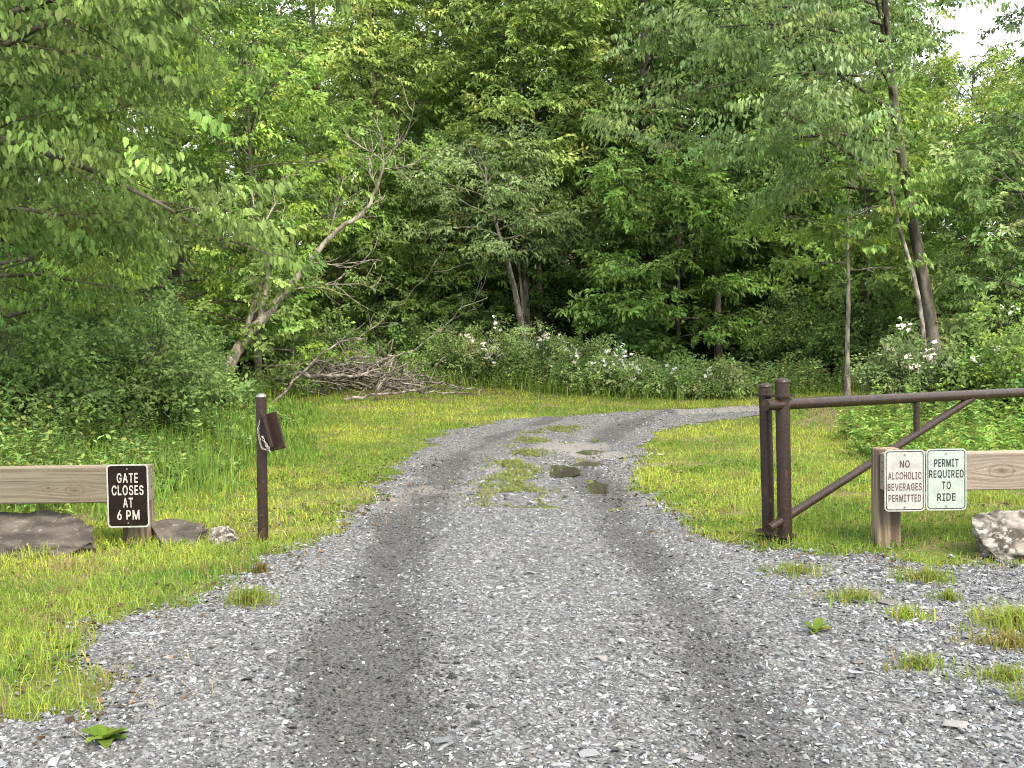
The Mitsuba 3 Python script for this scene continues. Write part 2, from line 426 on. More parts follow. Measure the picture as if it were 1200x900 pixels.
LAWN_A, LAWN_B, STRAW = np.array([0.205, 0.315, 0.060]), np.array([0.385, 0.465, 0.09]), np.array([0.36, 0.31, 0.15])
rng = np.random.default_rng(21)
out = []
for y0, y1, den, w, hh, seg in ((3.6, 6.2, 4200, 0.0045, 0.070, 2), (6.2, 9.0, 3600, 0.0055, 0.062, 2), (9, 12.5, 2300, 0.008, 0.058, 2),
                                (12.5, 17, 1300, 0.012, 0.060, 1), (17, 23, 800, 0.017, 0.065, 1), (23, 27.5, 500, 0.022, 0.07, 1)):
    x, y = wedge_points(rng, y0, y1, den)
    p = np.stack([x, y, 0 * x], -1)
    g = gdist(x, y)
    cover = meshkit.fbm(p * 1.5, 4, 31)
    keepp = (g < 0.02) & (rng.random(len(x)) < np.clip((cover - 0.24) * 5.0, 0.06, 1)) & (rng.random(len(x)) < np.clip(0.35 - g * 4, 0.1, 1))
    keepp &= ~(shapely.contains_xy(FOREST, x, y) & (rng.random(len(x)) < 0.85))
    # worn earth beside the latch post
    keepp &= rng.random(len(x)) > 0.85 * np.exp(-((x + 1.75) / 0.5) ** 2 - ((y - 9.6) / 1.1) ** 2) * (meshkit.noise(p * 5, 77) > 0.42)
    keepp &= rng.random(len(x)) > 0.85 * np.exp(-((x + 2.15) / 0.45) ** 2 - ((y - 12.2) / 1.5) ** 2) * (meshkit.noise(p * 4, 79) > 0.45)
    x, y, g, p = x[keepp], y[keepp], g[keepp], p[keepp]
    n = len(x)
    patch = np.clip((meshkit.fbm(p * 0.8, 3, 41) - 0.35) * 3.3, 0, 1)[:, None]
    col = LAWN_A * (1 - patch) + LAWN_B * patch
    col = np.where((meshkit.fbm(p * 2.6, 3, 43) + 0.12 * rng.normal(size=n) > 0.68)[:, None], col * (0.66, 0.80, 0.85), col)
    col = np.where((meshkit.fbm(p * 3.4, 3, 47) + 0.10 * rng.normal(size=n) > 0.76)[:, None], (0.30, 0.27, 0.12), col)
    col = np.where(rng.random((n, 1)) < 0.035, STRAW, col)
    tall = 0.45 + 1.1 * np.clip(meshkit.fbm(p * 2.1, 3, 51), 0, 1) + 2.2 * np.clip(meshkit.noise(p * 3.7, 52) - 0.68, 0, 1)
    h = hh * tall * rng.uniform(0.35, 1.35, n) * np.where(rng.random(n) < 0.03, 1.7, 1.0)
    out.append(blades(x, y, ground_z(x, y) - 0.004, h, w * rng.uniform(0.7, 1.3, n), rng, tinted(col, n, rng, 0.22, 0.06), 0.85, seg))
mesh, col = join(out)
labels['lawn_grass'] = {'label': 'short yellow green mown grass on both sides of the drive', 'category': 'grass', 'kind': 'stuff'}
put('lawn_grass', mesh, 'blade_mat', color=col)

# clover and plantain leaves low in the lawn
LEAF4 = np.array([[0, 0, 0], [0.42, 0.30, 0.07], [1, 0, -0.10], [0.42, -0.30, 0.07]])
LF = np.array([[0, 1, 2], [0, 2, 3]])


LEAF6 = np.array([[0, 0, 0], [0.22, 0.22, 0.05], [0.62, 0.23, 0.04], [1.05, 0, -0.14], [0.62, -0.23, 0.04], [0.22, -0.22, 0.05]])
LF6 = np.array([[0, 1, 3], [1, 2, 3], [0, 3, 5], [5, 3, 4]])


def leaves(pos, a, nrm, size, color, width=1.0, fine=False):
    """A folded leaf at each position: a = its direction, nrm = its upper side."""
    a = a / np.linalg.norm(a, axis=1, keepdims=True)
    b = np.cross(nrm, a)
    b /= np.linalg.norm(b, axis=1, keepdims=True) + 1e-9
    c = np.cross(a, b)
    L, f_ = (LEAF6, LF6) if fine else (LEAF4, LF)
    v = pos[:, None] + (a[:, None] * L[None, :, :1] + b[:, None] * L[None, :, 1:2] * width + c[:, None] * L[None, :, 2:]) * size[:, None, None]
    n = len(pos)
    return v.reshape(-1, 3), (f_[None] + (np.arange(n) * len(L))[:, None, None]).reshape(-1, 3), np.repeat(color, len(L), axis=0)


rng = np.random.default_rng(23)
x, y = wedge_points(rng, 4, 14, 330)
p = np.stack([x, y, 0 * x], -1)
k = (gdist(x, y) < 0.0) & (meshkit.fbm(p * 1.2, 3, 61) > 0.50)
x, y = x[k], y[k]
n = len(x)
az = rng.uniform(0, 2 * PI, n)
a = np.stack([np.cos(az), np.sin(az), rng.uniform(0.1, 1.0, n)], -1)
v, f, c = leaves(np.stack([x, y, ground_z(x, y) + rng.uniform(0, 0.035, n)], -1), a, np.tile([0, 0, 1.0], (n, 1)), rng.uniform(0.02, 0.055, n), tinted((0.085, 0.16, 0.028), n, rng))
labels['lawn_weeds'] = {'label': 'low broad clover and plantain leaves among the lawn', 'category': 'ground cover', 'kind': 'stuff'}
put('lawn_weeds', (v, f), 'leaf_mat', color=c)


# dead leaves, straw and twig bits
rng = np.random.default_rng(29)
x, y = wedge_points(rng, 3.6, 13, 60)
g = gdist(x, y)
k = ((np.abs(g + 0.15) < 0.45) | (rng.random(len(x)) < 0.18)) & (g < 0.35)
x, y = x[k], y[k]
n = len(x)
az = rng.uniform(0, 2 * PI, n)
a = np.stack([np.cos(az), np.sin(az), rng.normal(0.1, 0.2, n)], -1)
pa = leaves(np.stack([x, y, ground_z(x, y) + rng.uniform(0.012, 0.035, n)], -1), a, np.tile([0, 0, 1.0], (n, 1)) + rng.normal(0, 0.5, (n, 3)), rng.uniform(0.02, 0.06, n), tinted((0.12, 0.09, 0.06), n, rng, 0.4, 0.06))
k = rng.random(n) < 0.6
pb = blades(x[k] + 0.1, y[k], ground_z(x[k], y[k]) + 0.012, rng.uniform(0.05, 0.14, k.sum()), np.full(k.sum(), 0.004), rng, tinted((0.33, 0.27, 0.17), k.sum(), rng), 2.2)
mesh, c = join([pa, pb])
labels['leaf_litter'] = {'label': 'scattered brown dead leaves and straw along the gravel rim', 'category': 'leaf litter', 'kind': 'stuff'}
put('leaf_litter', mesh, 'leaf_mat', color=c)


# small plants on the gravel
def tuft(x, y, r, n, h, label, seed, col=(0.21, 0.28, 0.06), group=None):
    rng = np.random.default_rng(seed)
    rr, az = r * np.minimum(np.abs(rng.normal(0, 0.5, n)), 1.0), rng.uniform(0, 2 * PI, n)
    rr = rr * (0.6 + 0.8 * meshkit.noise(np.stack([np.cos(az) * 2, np.sin(az) * 2, 0 * az + seed], -1)))
    px, py = x + rr * np.cos(az) * 1.3, y + rr * np.sin(az)
    parts = [blades(px, py, ground_z(px, py), h * rng.uniform(0.35, 1.2, n), 0.006 * rng.uniform(0.6, 1.3, n), rng, tinted(np.where(rng.random((n, 1)) < 0.12, STRAW, np.asarray(col)), n, rng), 0.8)]
    mesh, c = join(parts)
    key = thing('grass_tuft', label, 'grass tuft', group)
    put(key, mesh, 'blade_mat', color=c)


tuft(-1.50, 6.15, 0.14, 420, 0.13, 'ragged grass tuft on the gravel left of the drive, largest on that side', 1)
tuft(-1.62, 7.0, 0.06, 160, 0.09, 'small brownish grass tuft at the left gravel rim below the dark post', 2, (0.17, 0.15, 0.05))
tuft(1.72, 6.75, 0.2, 330, 0.09, 'thin grass patch on gravel just below the two brown gate posts', 3)
tuft(1.85, 6.05, 0.2, 330, 0.09, 'sparse grass patch on gravel below and right of the gate posts', 4)
tuft(2.0, 5.6, 0.10, 200, 0.10, 'compact bright grass tuft in the middle of the right gravel', 5, (0.27, 0.35, 0.07))
tuft(2.45, 6.55, 0.2, 420, 0.11, 'grass patch on gravel in front of the wooden sign post', 6)
tuft(2.38, 6.05, 0.09, 170, 0.09, 'narrow grass tuft on gravel between two larger patches below the sign post', 7)
tuft(2.5, 5.45, 0.24, 800, 0.13, 'large grass patch at the right edge of the gravel', 8, (0.27, 0.35, 0.07))
tuft(2.3, 5.1, 0.18, 520, 0.08, 'thin yellowish grass patch on the right gravel below the large one', 9, (0.22, 0.21, 0.06))
tuft(1.75, 4.78, 0.12, 200, 0.09, 'small grass tuft low on the right gravel beside a dark stone', 10)
tuft(2.05, 4.6, 0.15, 330, 0.08, 'low grass patch on the right gravel near the bottom corner', 11)
tuft(2.08, 4.3, 0.12, 260, 0.12, 'grass tuft cut by the right edge of the picture, lowest of all', 12, (0.27, 0.35, 0.07))
# weeds on the hump between the wheel tracks
rng = np.random.default_rng(31)
x, y = rng.normal(0.0, 0.17, 5200), rng.uniform(9.6, 17.5, 5200)
x = x + np.interp(y, [9, 12, 14, 16, 18], [-0.02, 0.0, 0.12, 0.4, 0.95])
p = np.stack([x, y, 0 * x], -1)
k = meshkit.fbm(p * np.array([3, 1.6, 1]), 3, 71) > 0.47 + 0.012 * np.clip(y - 13, 0, 9)
x, y = x[k], y[k]
n = len(x)
pa = blades(x, y, ground_z(x, y), rng.uniform(0.02, 0.075, n), rng.uniform(0.006, 0.014, n), rng, tinted((0.23, 0.27, 0.09), n, rng), 0.9)
az = rng.uniform(0, 2 * PI, n)
pb = leaves(np.stack([x, y, ground_z(x, y) + 0.012], -1), np.stack([np.cos(az), np.sin(az), rng.uniform(0, 0.8, n)], -1), np.tile([0, 0, 1.0], (n, 1)), rng.uniform(0.02, 0.05, n), tinted((0.21, 0.26, 0.09), n, rng))
mesh, c = join([pa, pb])
labels['centre_strip_weeds'] = {'label': 'low green weeds growing between the two wheel tracks', 'category': 'weeds', 'kind': 'stuff'}
put('centre_strip_weeds', mesh, 'blade_mat', color=c)


def rosette(name, x, y, n, size, label, cat, seed, col, up=(0.15, 0.7)):
    rng = np.random.default_rng(seed)
    az = np.arange(n) * 2.4 + rng.normal(0, 0.2, n)
    d = np.stack([np.cos(az), np.sin(az), rng.uniform(*up, n)], -1)
    d /= np.linalg.norm(d, axis=1, keepdims=True)
    key = thing(name, label, cat)
    for k in range(n):
        s = size * rng.uniform(0.7, 1.15)
        u = np.linspace(0, 1, 7)
        side = np.cross(d[k], [0, 0, 1.0]); side /= np.linalg.norm(side)
        mid = np.array([x, y, gz(x, y) + 0.012])[None] + d[k] * (u * s)[:, None] - np.array([0, 0, 1.0]) * (u ** 2 * s * rng.uniform(0.15, 0.5))[:, None]
        w = s * 0.26 * np.sin(PI * np.clip(u * 0.93 + 0.04, 0, 1)) ** 0.8
        wav = np.array([0, 0, 1.0]) * (s * 0.06 * (1 + 0.6 * np.sin(u * 9 + k)))[:, None]
        L, R = mid + side * w[:, None] + wav, mid - side * w[:, None] + wav
        v = np.vstack([L, mid, R]); i = np.arange(6)
        f = np.vstack([np.stack(q, -1) for q in ((i, i + 7, i + 8), (i, i + 8, i + 1), (i + 7, i + 14, i + 15), (i + 7, i + 15, i + 8))])
        cc = np.repeat(tinted(col, 1, rng, 0.15), 21, axis=0)
        part(key, 'leaf', (v, f), 'leaf_mat', smooth=True, color=cc)


rosette('broadleaf_weed', -1.52, 4.03, 9, 0.12, 'bright green broad leaved weed alone on the gravel at bottom left', 'weed', 4, (0.13, 0.20, 0.035))
rosette('broadleaf_weed', 1.46, 5.35, 8, 0.09, 'small bright weed alone on the right gravel', 'weed', 6, (0.15, 0.21, 0.045), up=(0.4, 1.4))

# ------------------------------------------------------------------ large shapes for woody plants
def tube(path, radii, sides=6):
    p = np.asarray(path, float)
    t = np.gradient(p, axis=0)
    t /= np.linalg.norm(t, axis=1, keepdims=True) + 1e-12
    a = np.cross(t, [0.31, 0.95, 0.05]); a /= np.linalg.norm(a, axis=1, keepdims=True) + 1e-12
    b = np.cross(t, a)
    ang = np.arange(sides) * 2 * PI / sides
    r = np.broadcast_to(radii, (len(p),))
    v = p[:, None] + r[:, None, None] * (np.cos(ang)[None, :, None] * a[:, None] + np.sin(ang)[None, :, None] * b[:, None])
    i, j = np.meshgrid(np.arange(len(p) - 1), np.arange(sides), indexing='ij')
    q = np.stack([i * sides + j, i * sides + (j + 1) % sides, (i + 1) * sides + (j + 1) % sides, (i + 1) * sides + j], -1).reshape(-1, 4)
    v = np.vstack([v.reshape(-1, 3), p[-1:] + t[-1:] * r[-1]])
    e = (len(p) - 1) * sides + np.arange(sides)
    cap = np.stack([e, (len(p) - 1) * sides + (np.arange(sides) + 1) % sides, np.full(sides, len(v) - 1)], -1)
    return v, np.vstack([q[:, [0, 1, 2]], q[:, [0, 2, 3]], cap])


def joinvf(parts):
    V, F, at = [], [], 0
    for v, f in parts:
        V.append(v); F.append(f + at); at += len(v)
    return np.vstack(V), np.vstack(F)


def grow(p, d, length, n, rng, up=0.0, wob=0.12):
    """A branch path of n steps from p along d: up bends it (+ up, - down), wob makes it crooked."""
    pts = [np.array(p, float)]
    d = np.array(d, float) / np.linalg.norm(d)
    for _ in range(n):
        d = d + rng.normal(0, wob, 3) + np.array([0, 0, up / n])
        d /= np.linalg.norm(d)
        pts.append(pts[-1] + d * length / n)
    return np.array(pts)


def smooth_path(pts, n):
    """A curve through the given points."""
    from scipy.interpolate import CubicSpline
    pts = np.asarray(pts, float)
    t = np.concatenate([[0], np.cumsum(np.linalg.norm(np.diff(pts, axis=0), axis=1))])
    return CubicSpline(t, pts)(np.linspace(0, t[-1], n))


def spray_proto(rng, nleaf, droop, flat=0.22, pinnate=False):
    """Where the leaves of one leafy twig of unit length sit, which way they point and face."""
    P, A, N = [], [], []
    nside = 7
    per = max(2, nleaf // (2 * nside + 3))
    for k in range(-1, 2 * nside):
        if k < 0:
            st, dr_, ln, m_ = np.array([0.25, 0, 0]), np.array([1.0, 0, 0]), 0.75, per * 3
        else:
            s = 0.10 + 0.8 * (k // 2) / nside
            sd = 1 if k % 2 else -1
            st, ln, m_ = np.array([s, 0, 0]), 0.5 * (1.05 - s) + 0.10, per
            dr_ = np.array([0.75, sd * rng.uniform(0.5, 1.0), rng.normal(0, flat)])
            dr_ /= np.linalg.norm(dr_)
        for q in range(m_):
            u = (q + rng.uniform(0.2, 1)) / m_
            sd = 1 if q % 2 else -1
            pos_ = st + dr_ * ln * u + rng.normal(0, 0.02, 3) + np.array([0, 0, -0.16 * (st[0] + u * ln) ** 2])
            side = np.cross([0, 0, 1.0], dr_)
            dirn = dr_ * rng.uniform(0.3, 1.0) + side * sd * rng.uniform(0.4, 1.1) - np.array([0, 0, 1.0]) * droop * rng.uniform(0.4, 1.6)
            P.append(pos_); A.append(dirn / np.linalg.norm(dirn))
            N.append(np.array([rng.normal(0, 0.35), rng.normal(0, 0.35), 1.0]))
    return np.array(P), np.array(A), np.array(N)


_rng = np.random.default_rng(5)
SPRAYS = {'flat': [spray_proto(_rng, 44, 0.55) for _ in range(6)],
          'hang': [spray_proto(_rng, 36, 1.3, 0.25) for _ in range(6)],
          'bushy': [spray_proto(_rng, 40, 0.2, 0.7) for _ in range(6)]}


GAIN = np.array([2.6, 2.38, 3.2])   # a thin leaf's colour is what it reflects plus what it lets through


def crown_mesh(anchor, dirs, ssize, style, lsize, color, rng, width=1.0, tip=None, hue=0.045, roll=0.5, fine=False):
    """The leaves of all sprays: each spray points along dirs and lies nearly level."""
    dirs = dirs / np.linalg.norm(dirs, axis=1, keepdims=True)
    n = len(anchor)
    nn = np.tile([0, 0, 1.0], (n, 1)) + rng.normal(0, roll, (n, 3))
    b = np.cross(nn, dirs); b /= np.linalg.norm(b, axis=1, keepdims=True) + 1e-9
    c = np.cross(dirs, b)
    R = np.stack([dirs, b, c], -1)
    which = rng.integers(0, len(SPRAYS[style]), n)
    out = []
    base = tinted(GAIN * np.asarray(color), n, rng, 0.22, hue)
    if tip is not None:
        k = rng.random(n) < 0.28
        base[k] = tinted(GAIN * np.asarray(tip), int(k.sum()), rng, 0.2, hue)
    for w in range(len(SPRAYS[style])):
        s = np.nonzero(which == w)[0]
        if not len(s): continue
        P, A, N = SPRAYS[style][w]
        pos = (np.einsum('nij,vj->nvi', R[s], P) * ssize[s][:, None, None] + anchor[s][:, None]).reshape(-1, 3)
        a = np.einsum('nij,vj->nvi', R[s], A).reshape(-1, 3)
        if style == 'hang': a[:, 2] -= 0.5
        nv = np.einsum('nij,vj->nvi', R[s], N).reshape(-1, 3)
        m_ = len(pos)
        col = np.repeat(base[s], len(P), axis=0) * np.exp(0.16 * rng.normal(size=(m_, 1)))
        out.append(leaves(pos, a, nv, lsize * rng.uniform(0.6, 1.2, m_), np.clip(col, 0.004, 0.8), width, fine))
    return join(out)


def make_tree(name, label, cat, x, y, height, seed, color, group=None, lean=(0, 0), trunk_r=0.16, base=0.25, radius=3.2, limbs=24, sub=6, spr=3,
              leaf=0.13, ssize=0.95, style='flat', tip=None, bias=None, up=0.35, dead=False, trunk_pts=None, shape=0.6, width=0.8, bark='bark_mat', sink=0.15, only=None, fine=False):
    """trunk, branches, crown of one tree. bias = (azimuth, strength) of its reach; only = keep limbs whose azimuth is within a range."""
    rng = np.random.default_rng(seed)
    z0 = gz(x, y) - sink
    if trunk_pts is None:
        q = np.linspace(0, 1, 10)
        wob = np.cumsum(rng.normal(0, 0.05, (10, 2)), axis=0) * height / 14
        path = np.stack([x + lean[0] * q ** 1.3 + wob[:, 0] * q, y + lean[1] * q + wob[:, 1] * q, z0 + height * q], -1)
    else:
        path = smooth_path(trunk_pts, 14)
        height = path[-1, 2] - z0
    q = np.linspace(0, 1, len(path))
    rad = trunk_r * (1 - 0.88 * q) * (1 + 0.5 * np.exp(-q * 22))
    key = thing(name, label, cat, group)
    part(key, 'trunk', tube(path, rad, 10), bark, smooth=True)
    wood, A, D, S = [], [], [], []
    zs = (path[:, 2] - z0) / height
    for i in range(limbs):
        t = (i + rng.uniform(0, 0.9)) / limbs
        hq = base + (0.98 - base) * t
        o = np.array([np.interp(hq, zs, path[:, k]) for k in range(3)])
        az = i * 2.399 + rng.normal(0, 0.35)
        k = 1.0
        if bias is not None:
            k = 1 + bias[1] * math.cos(az - bias[0])
        if only is not None and math.cos(az - only[0]) < only[1]: continue
        L = radius * k * (math.sin(PI * (0.12 + 0.80 * t)) ** shape) * rng.uniform(0.75, 1.15)
        el = 0.10 + 0.9 * t * rng.uniform(0.6, 1.2)
        d = np.array([math.cos(az) * math.cos(el), math.sin(az) * math.cos(el), math.sin(el)])
        pth = grow(o, d, L, 6, rng, up * rng.uniform(-0.6, 1.0) - 0.25, 0.10)
        r0 = max(0.012, min(trunk_r * 0.34, 0.010 + 0.012 * L)) * (1 - 0.4 * t)
        wood.append(tube(pth, np.linspace(r0, 0.006, 7), 5))
        for j in range(sub):
            s = 0.22 + 0.78 * (j + rng.uniform(0, 0.8)) / sub
            o2 = np.array([np.interp(s, np.linspace(0, 1, 7), pth[:, c]) for c in range(3)])
            dd = pth[min(6, int(s * 6) + 1)] - pth[min(5, int(s * 6))]
            a2 = math.atan2(dd[1], dd[0]) + (1 if j % 2 else -1) * rng.uniform(0.3, 1.1)
            d2 = np.array([math.cos(a2), math.sin(a2), rng.normal(0.08, 0.32)])
            L2 = (0.40 * L * (1.15 - s) + 0.3) * rng.uniform(0.7, 1.2)
            p2 = grow(o2, d2, L2, 3, rng, -0.15, 0.12)
            wood.append(tube(p2, np.linspace(0.011, 0.004, 4), 3))
            for e in range(spr):
                u = 1 - 0.8 * e / max(1, spr) - rng.uniform(0, 0.15)
                A.append([np.interp(u, np.linspace(0, 1, 4), p2[:, c]) for c in range(3)])
                a3 = a2 + rng.normal(0, 0.55) + (0 if e == 0 else (1 if e % 2 else -1) * 0.7)
                D.append([math.cos(a3), math.sin(a3), rng.normal(-0.02, 0.32)])
                S.append(ssize * rng.uniform(0.6, 1.15))
    part(key, 'branches', joinvf(wood), bark, smooth=True)
    mesh, c = crown_mesh(np.array(A), np.array(D), np.array(S), style, leaf, color, rng, width, tip, fine=fine)
    part(key, 'crown', mesh, 'leaf_mat', color=c)
    return key


def copy_tree(src, label, x, y, rot, s, group=None, src_at=(0, 0)):
    """Another tree of the same kind, turned and scaled."""
    name = src.rstrip('0123456789').rstrip('_')
    key = thing(name, label, labels[src]['category'], group)
    m = T().translate([x, y, gz(x, y) - 0.1]).rotate([0, 0, 1], rot).scale(s).translate([-src_at[0], -src_at[1], -(gz(*src_at) - 0.15)])
    for k in [k for k in scene if k.startswith(src + '__')]:
        scene[key + k[len(src):]] = {**scene[k], 'to_world': m}
        if k in labels: labels[key + k[len(src):]] = labels[k]
    return key


def make_shrub(name, label, x, y, h, r, seed, color, n=60, leaf=0.09, ssize=0.55, style='bushy', flowers=0, tip=None, group=None, cat='shrub', width=1.0):
    rng = np.random.default_rng(seed)
    z0 = gz(x, y) - 0.05
    key = thing(name, label, cat, group)
    wood, A, D, S = [], [], [], []
    for i in range(n):
        az, q = i * 2.399, math.sqrt((i + 0.5) / n)
        tgt = np.array([x + r * q * math.cos(az) * rng.uniform(0.6, 1.05), y + r * q * math.sin(az) * rng.uniform(0.6, 1.05), z0 + h * (1 - 0.62 * q ** 2) * rng.uniform(0.55, 1.0)])
        st = np.array([x + rng.normal(0, 0.15 * r), y + rng.normal(0, 0.15 * r), z0])
        mid = st * 0.5 + tgt * 0.5 + np.array([0, 0, 0.18 * h]) + rng.normal(0, 0.05, 3)
        pth = smooth_path([st, mid, tgt], 6)
        wood.append(tube(pth, np.linspace(0.014, 0.004, 6), 4))
        for e in range(3):
            u = 1 - 0.27 * e
            A.append([np.interp(u, np.linspace(0, 1, 6), pth[:, c]) for c in range(3)])
            a3 = az + rng.normal(0, 0.9)
            D.append([math.cos(a3), math.sin(a3), rng.normal(0.12, 0.35)])
            S.append(ssize * rng.uniform(0.6, 1.15))
    part(key, 'stems', joinvf(wood), 'bark_mat', smooth=True)
    A, D, S = np.array(A), np.array(D), np.array(S)
    mesh, c = crown_mesh(A, D, S, style, leaf, color, rng, width, tip, roll=0.6)
    part(key, 'foliage', mesh, 'leaf_mat', color=c)
    if flowers:
        top = A[A[:, 2] > z0 + 0.3 * h]
        # blossoms stand in clusters
        cl = top[rng.integers(0, len(top), max(1, flowers // 6))]
        P = cl[rng.integers(0, len(cl), flowers)] + rng.normal(0, 0.07, (flowers, 3)) + np.array([0, -0.12, 0.12])
        parts = []
        nrm = rng.normal(0, 0.5, (flowers, 3)) + np.array([0, -0.6, 0.8])
        nrm /= np.linalg.norm(nrm, axis=1, keepdims=True)
        e1 = np.cross(nrm, [0.3, 0.8, 0.1]); e1 /= np.linalg.norm(e1, axis=1, keepdims=True)
        e2 = np.cross(nrm, e1)
        for k in range(5):
            a = k * 2 * PI / 5
            parts.append(leaves(P, e1 * math.cos(a) + e2 * math.sin(a) + nrm * 0.25, nrm, np.full(flowers, 0.042) * rng.uniform(0.8, 1.5, flowers), np.ones((flowers, 3)), 1.4))
        V, F, _ = parts[0][0], parts[0][1], None
        mesh, _ = join(parts)
        part(key, 'blossoms', mesh, 'petal_mat', kind='stuff', label='clusters of small white blossoms')
    return key


# ------------------------------------------------------------------ the woods
DARK, MID, GREY, LIME, YEL, FRESH = (0.055, 0.095, 0.026), (0.075, 0.128, 0.032), (0.072, 0.115, 0.042), (0.125, 0.195, 0.03), (0.145, 0.20, 0.045), (0.085, 0.155, 0.03)

# overhanging tree, trunk just outside the left edge
make_tree('overhanging_tree', 'big broadleaf tree hanging over the left rail, its leafy limbs filling the upper left', 'tree', -6.9, 11.2, 9.5, 101, (0.066, 0.108, 0.026), trunk_r=0.2, base=0.30, radius=4.5,
          limbs=66, sub=10, spr=5, leaf=0.094, ssize=0.7, style='hang', fine=True, tip=(0.075, 0.125, 0.03), bias=(-0.1, 0.25), up=-0.1, shape=0.35, only=(-0.1, -0.35), width=1.08)
make_tree('overhanging_tree', 'yellow green leafy tree behind the overhanging one at the top left edge', 'tree', -8.0, 15.0, 9.5, 102, (0.085, 0.14, 0.028), trunk_r=0.17, base=0.12, radius=3.6,
          limbs=42, sub=7, spr=4, leaf=0.10, ssize=0.8, style='hang', tip=LIME, shape=0.4)

# bare leaning tree
lt = thing('leaning_tree', 'leaning grey tree with bare twisted pale limbs beside the brush pile', 'tree')
g0 = gz(-5.75, 22) - 0.2
stem = smooth_path([(-5.95, 22, g0), (-5.67, 22, 0.93), (-5.05, 22, 1.83), (-4.84, 22, 2.03)], 14)
part(lt, 'trunk', tube(stem, np.linspace(0.16, 0.09, 14), 10), 'pale_bark_mat', smooth=True)
limb = smooth_path([stem[-1], (-4.36, 22, 2.62), (-3.84, 22, 3.2), (-3.49, 22, 3.61), (-2.89, 22, 4.02), (-2.58, 22, 4.6), (-2.45, 22, 5.02)], 24)
limb[1:-1] += np.random.default_rng(6).normal(0, 0.018, (22, 3))
part(lt, 'limb', tube(limb, 0.062 * (1 - np.linspace(0, 1, 24)) ** 0.8 + 0.018, 8), 'pale_bark_mat', smooth=True)
limb2 = smooth_path([stem[-2], (-4.83, 22.1, 2.71), (-4.8, 22.1, 3.39), (-4.86, 22.1, 3.81)], 12)
part(lt, 'limb', tube(limb2, np.linspace(0.065, 0.03, 12), 8), 'pale_bark_mat', smooth=True)
limb3 = smooth_path([stem[9], (-5.08, 22.2, 2.38), (-4.87, 22.2, 2.92)], 8)
part(lt, 'limb', tube(limb3, np.linspace(0.065, 0.04, 8), 8), 'pale_bark_mat', smooth=True)
rng = np.random.default_rng(7)
tw = []
E_ = limb[-1]
for o, d, L, r in ((E_, (-0.6, 0, 0.55), 1.0, 0.018), (E_, (0.75, 0, 0.55), 1.4, 0.018), (limb[-2], (0.9, -0.1, 0.15), 1.0, 0.014), (E_, (0.35, 0.2, 1.0), 0.9, 0.012), (limb[-4], (-0.5, 0.2, 0.9), 1.2, 0.012),
                   (limb[8], (1, 0, -0.1), 1.5, 0.014), (limb[11], (0.3, 0, 1), 1.5, 0.012), (limb[14], (0.9, 0, 0.2), 1.0, 0.012), (limb2[-1], (-0.7, 0, 0.7), 0.9, 0.02), (limb2[-1], (0.5, 0, 0.9), 1.2, 0.022),
                   (limb2[9], (0.8, 0, 0.7), 0.8, 0.015), (limb[4], (1, -0.2, 0.0), 2.2, 0.016)):
    pth = grow(o, d, L, 7, rng, 0.35, 0.16)
    tw.append(tube(pth, np.linspace(r, 0.006, 8), 5))
    for k in range(9):
        o2 = pth[1 + k % 6]
        d2 = (pth[2 + k % 6] - o2) / np.linalg.norm(pth[2 + k % 6] - o2) + rng.normal(0, 0.6, 3)
        tw.append(tube(grow(o2, d2, L * rng.uniform(0.25, 0.5), 4, rng, 0.25, 0.2), np.linspace(0.010, 0.004, 5), 4))
part(lt, 'twigs', joinvf(tw), 'pale_bark_mat', smooth=True, kind='stuff')
A = np.array([limb2[5], limb2[8], limb2[11], limb[2] - np.array([0, 0, 0.35]), limb[3] - np.array([-0.3, 0, 0.6]), stem[8]]); A = np.repeat(A, 9, axis=0) + rng.normal(0, 0.35, (54, 3))
D = rng.normal(0, 1, (54, 3)) * np.array([1, 1, 0.3])
mesh, c = crown_mesh(A, D, rng.uniform(0.4, 0.8, 54), 'flat', 0.14, (0.092, 0.15, 0.036), rng)
part(lt, 'foliage', mesh, 'leaf_mat', color=c)

make_tree('young_tree', 'light green young tree just behind the leaning grey tree', 'tree', -5.6, 24.5, 7.6, 103, (0.095, 0.165, 0.03), trunk_r=0.09, base=0.15, radius=2.3, limbs=26, sub=6, spr=3, leaf=0.13, ssize=0.75, tip=LIME)
# trees in the middle
make_tree('feathery_tree', 'small feathery pale green tree on a thin leaning trunk, middle of the wood edge', 'tree', 0.25, 29.0, 6.2, 104, (0.10, 0.15, 0.05),
          trunk_pts=[(0.5, 29, gz(0.5, 29) - 0.15), (0.29, 29, 1.67), (0.11, 29, 2.78), (-0.17, 29, 3.9), (-0.48, 29, 5.0), (-0.6, 29, 6.1)], trunk_r=0.12, base=0.58, radius=2.3, limbs=20, sub=6, spr=3, leaf=0.14, ssize=0.8, up=0.1, width=0.6, bark='pale_bark_mat')
make_tree('tall_tree', 'tall slim tree with grey trunk and yellow green leaves, left of the pair at centre', 'tree', 0.45, 31, 15, 105, (0.13, 0.195, 0.05), trunk_r=0.115, base=0.33, radius=2.9, limbs=40, sub=6, spr=4, leaf=0.165, tip=YEL, lean=(-0.35, 0), bark='pale_bark_mat')
make_tree('tall_tree', 'tall slim tree with grey trunk, right of the pair at centre', 'tree', 0.82, 31.6, 15.5, 106, (0.12, 0.18, 0.046), trunk_r=0.10, base=0.36, radius=2.8, limbs=40, sub=6, spr=4, leaf=0.165, tip=YEL, lean=(-0.2, 0), bark='pale_bark_mat')
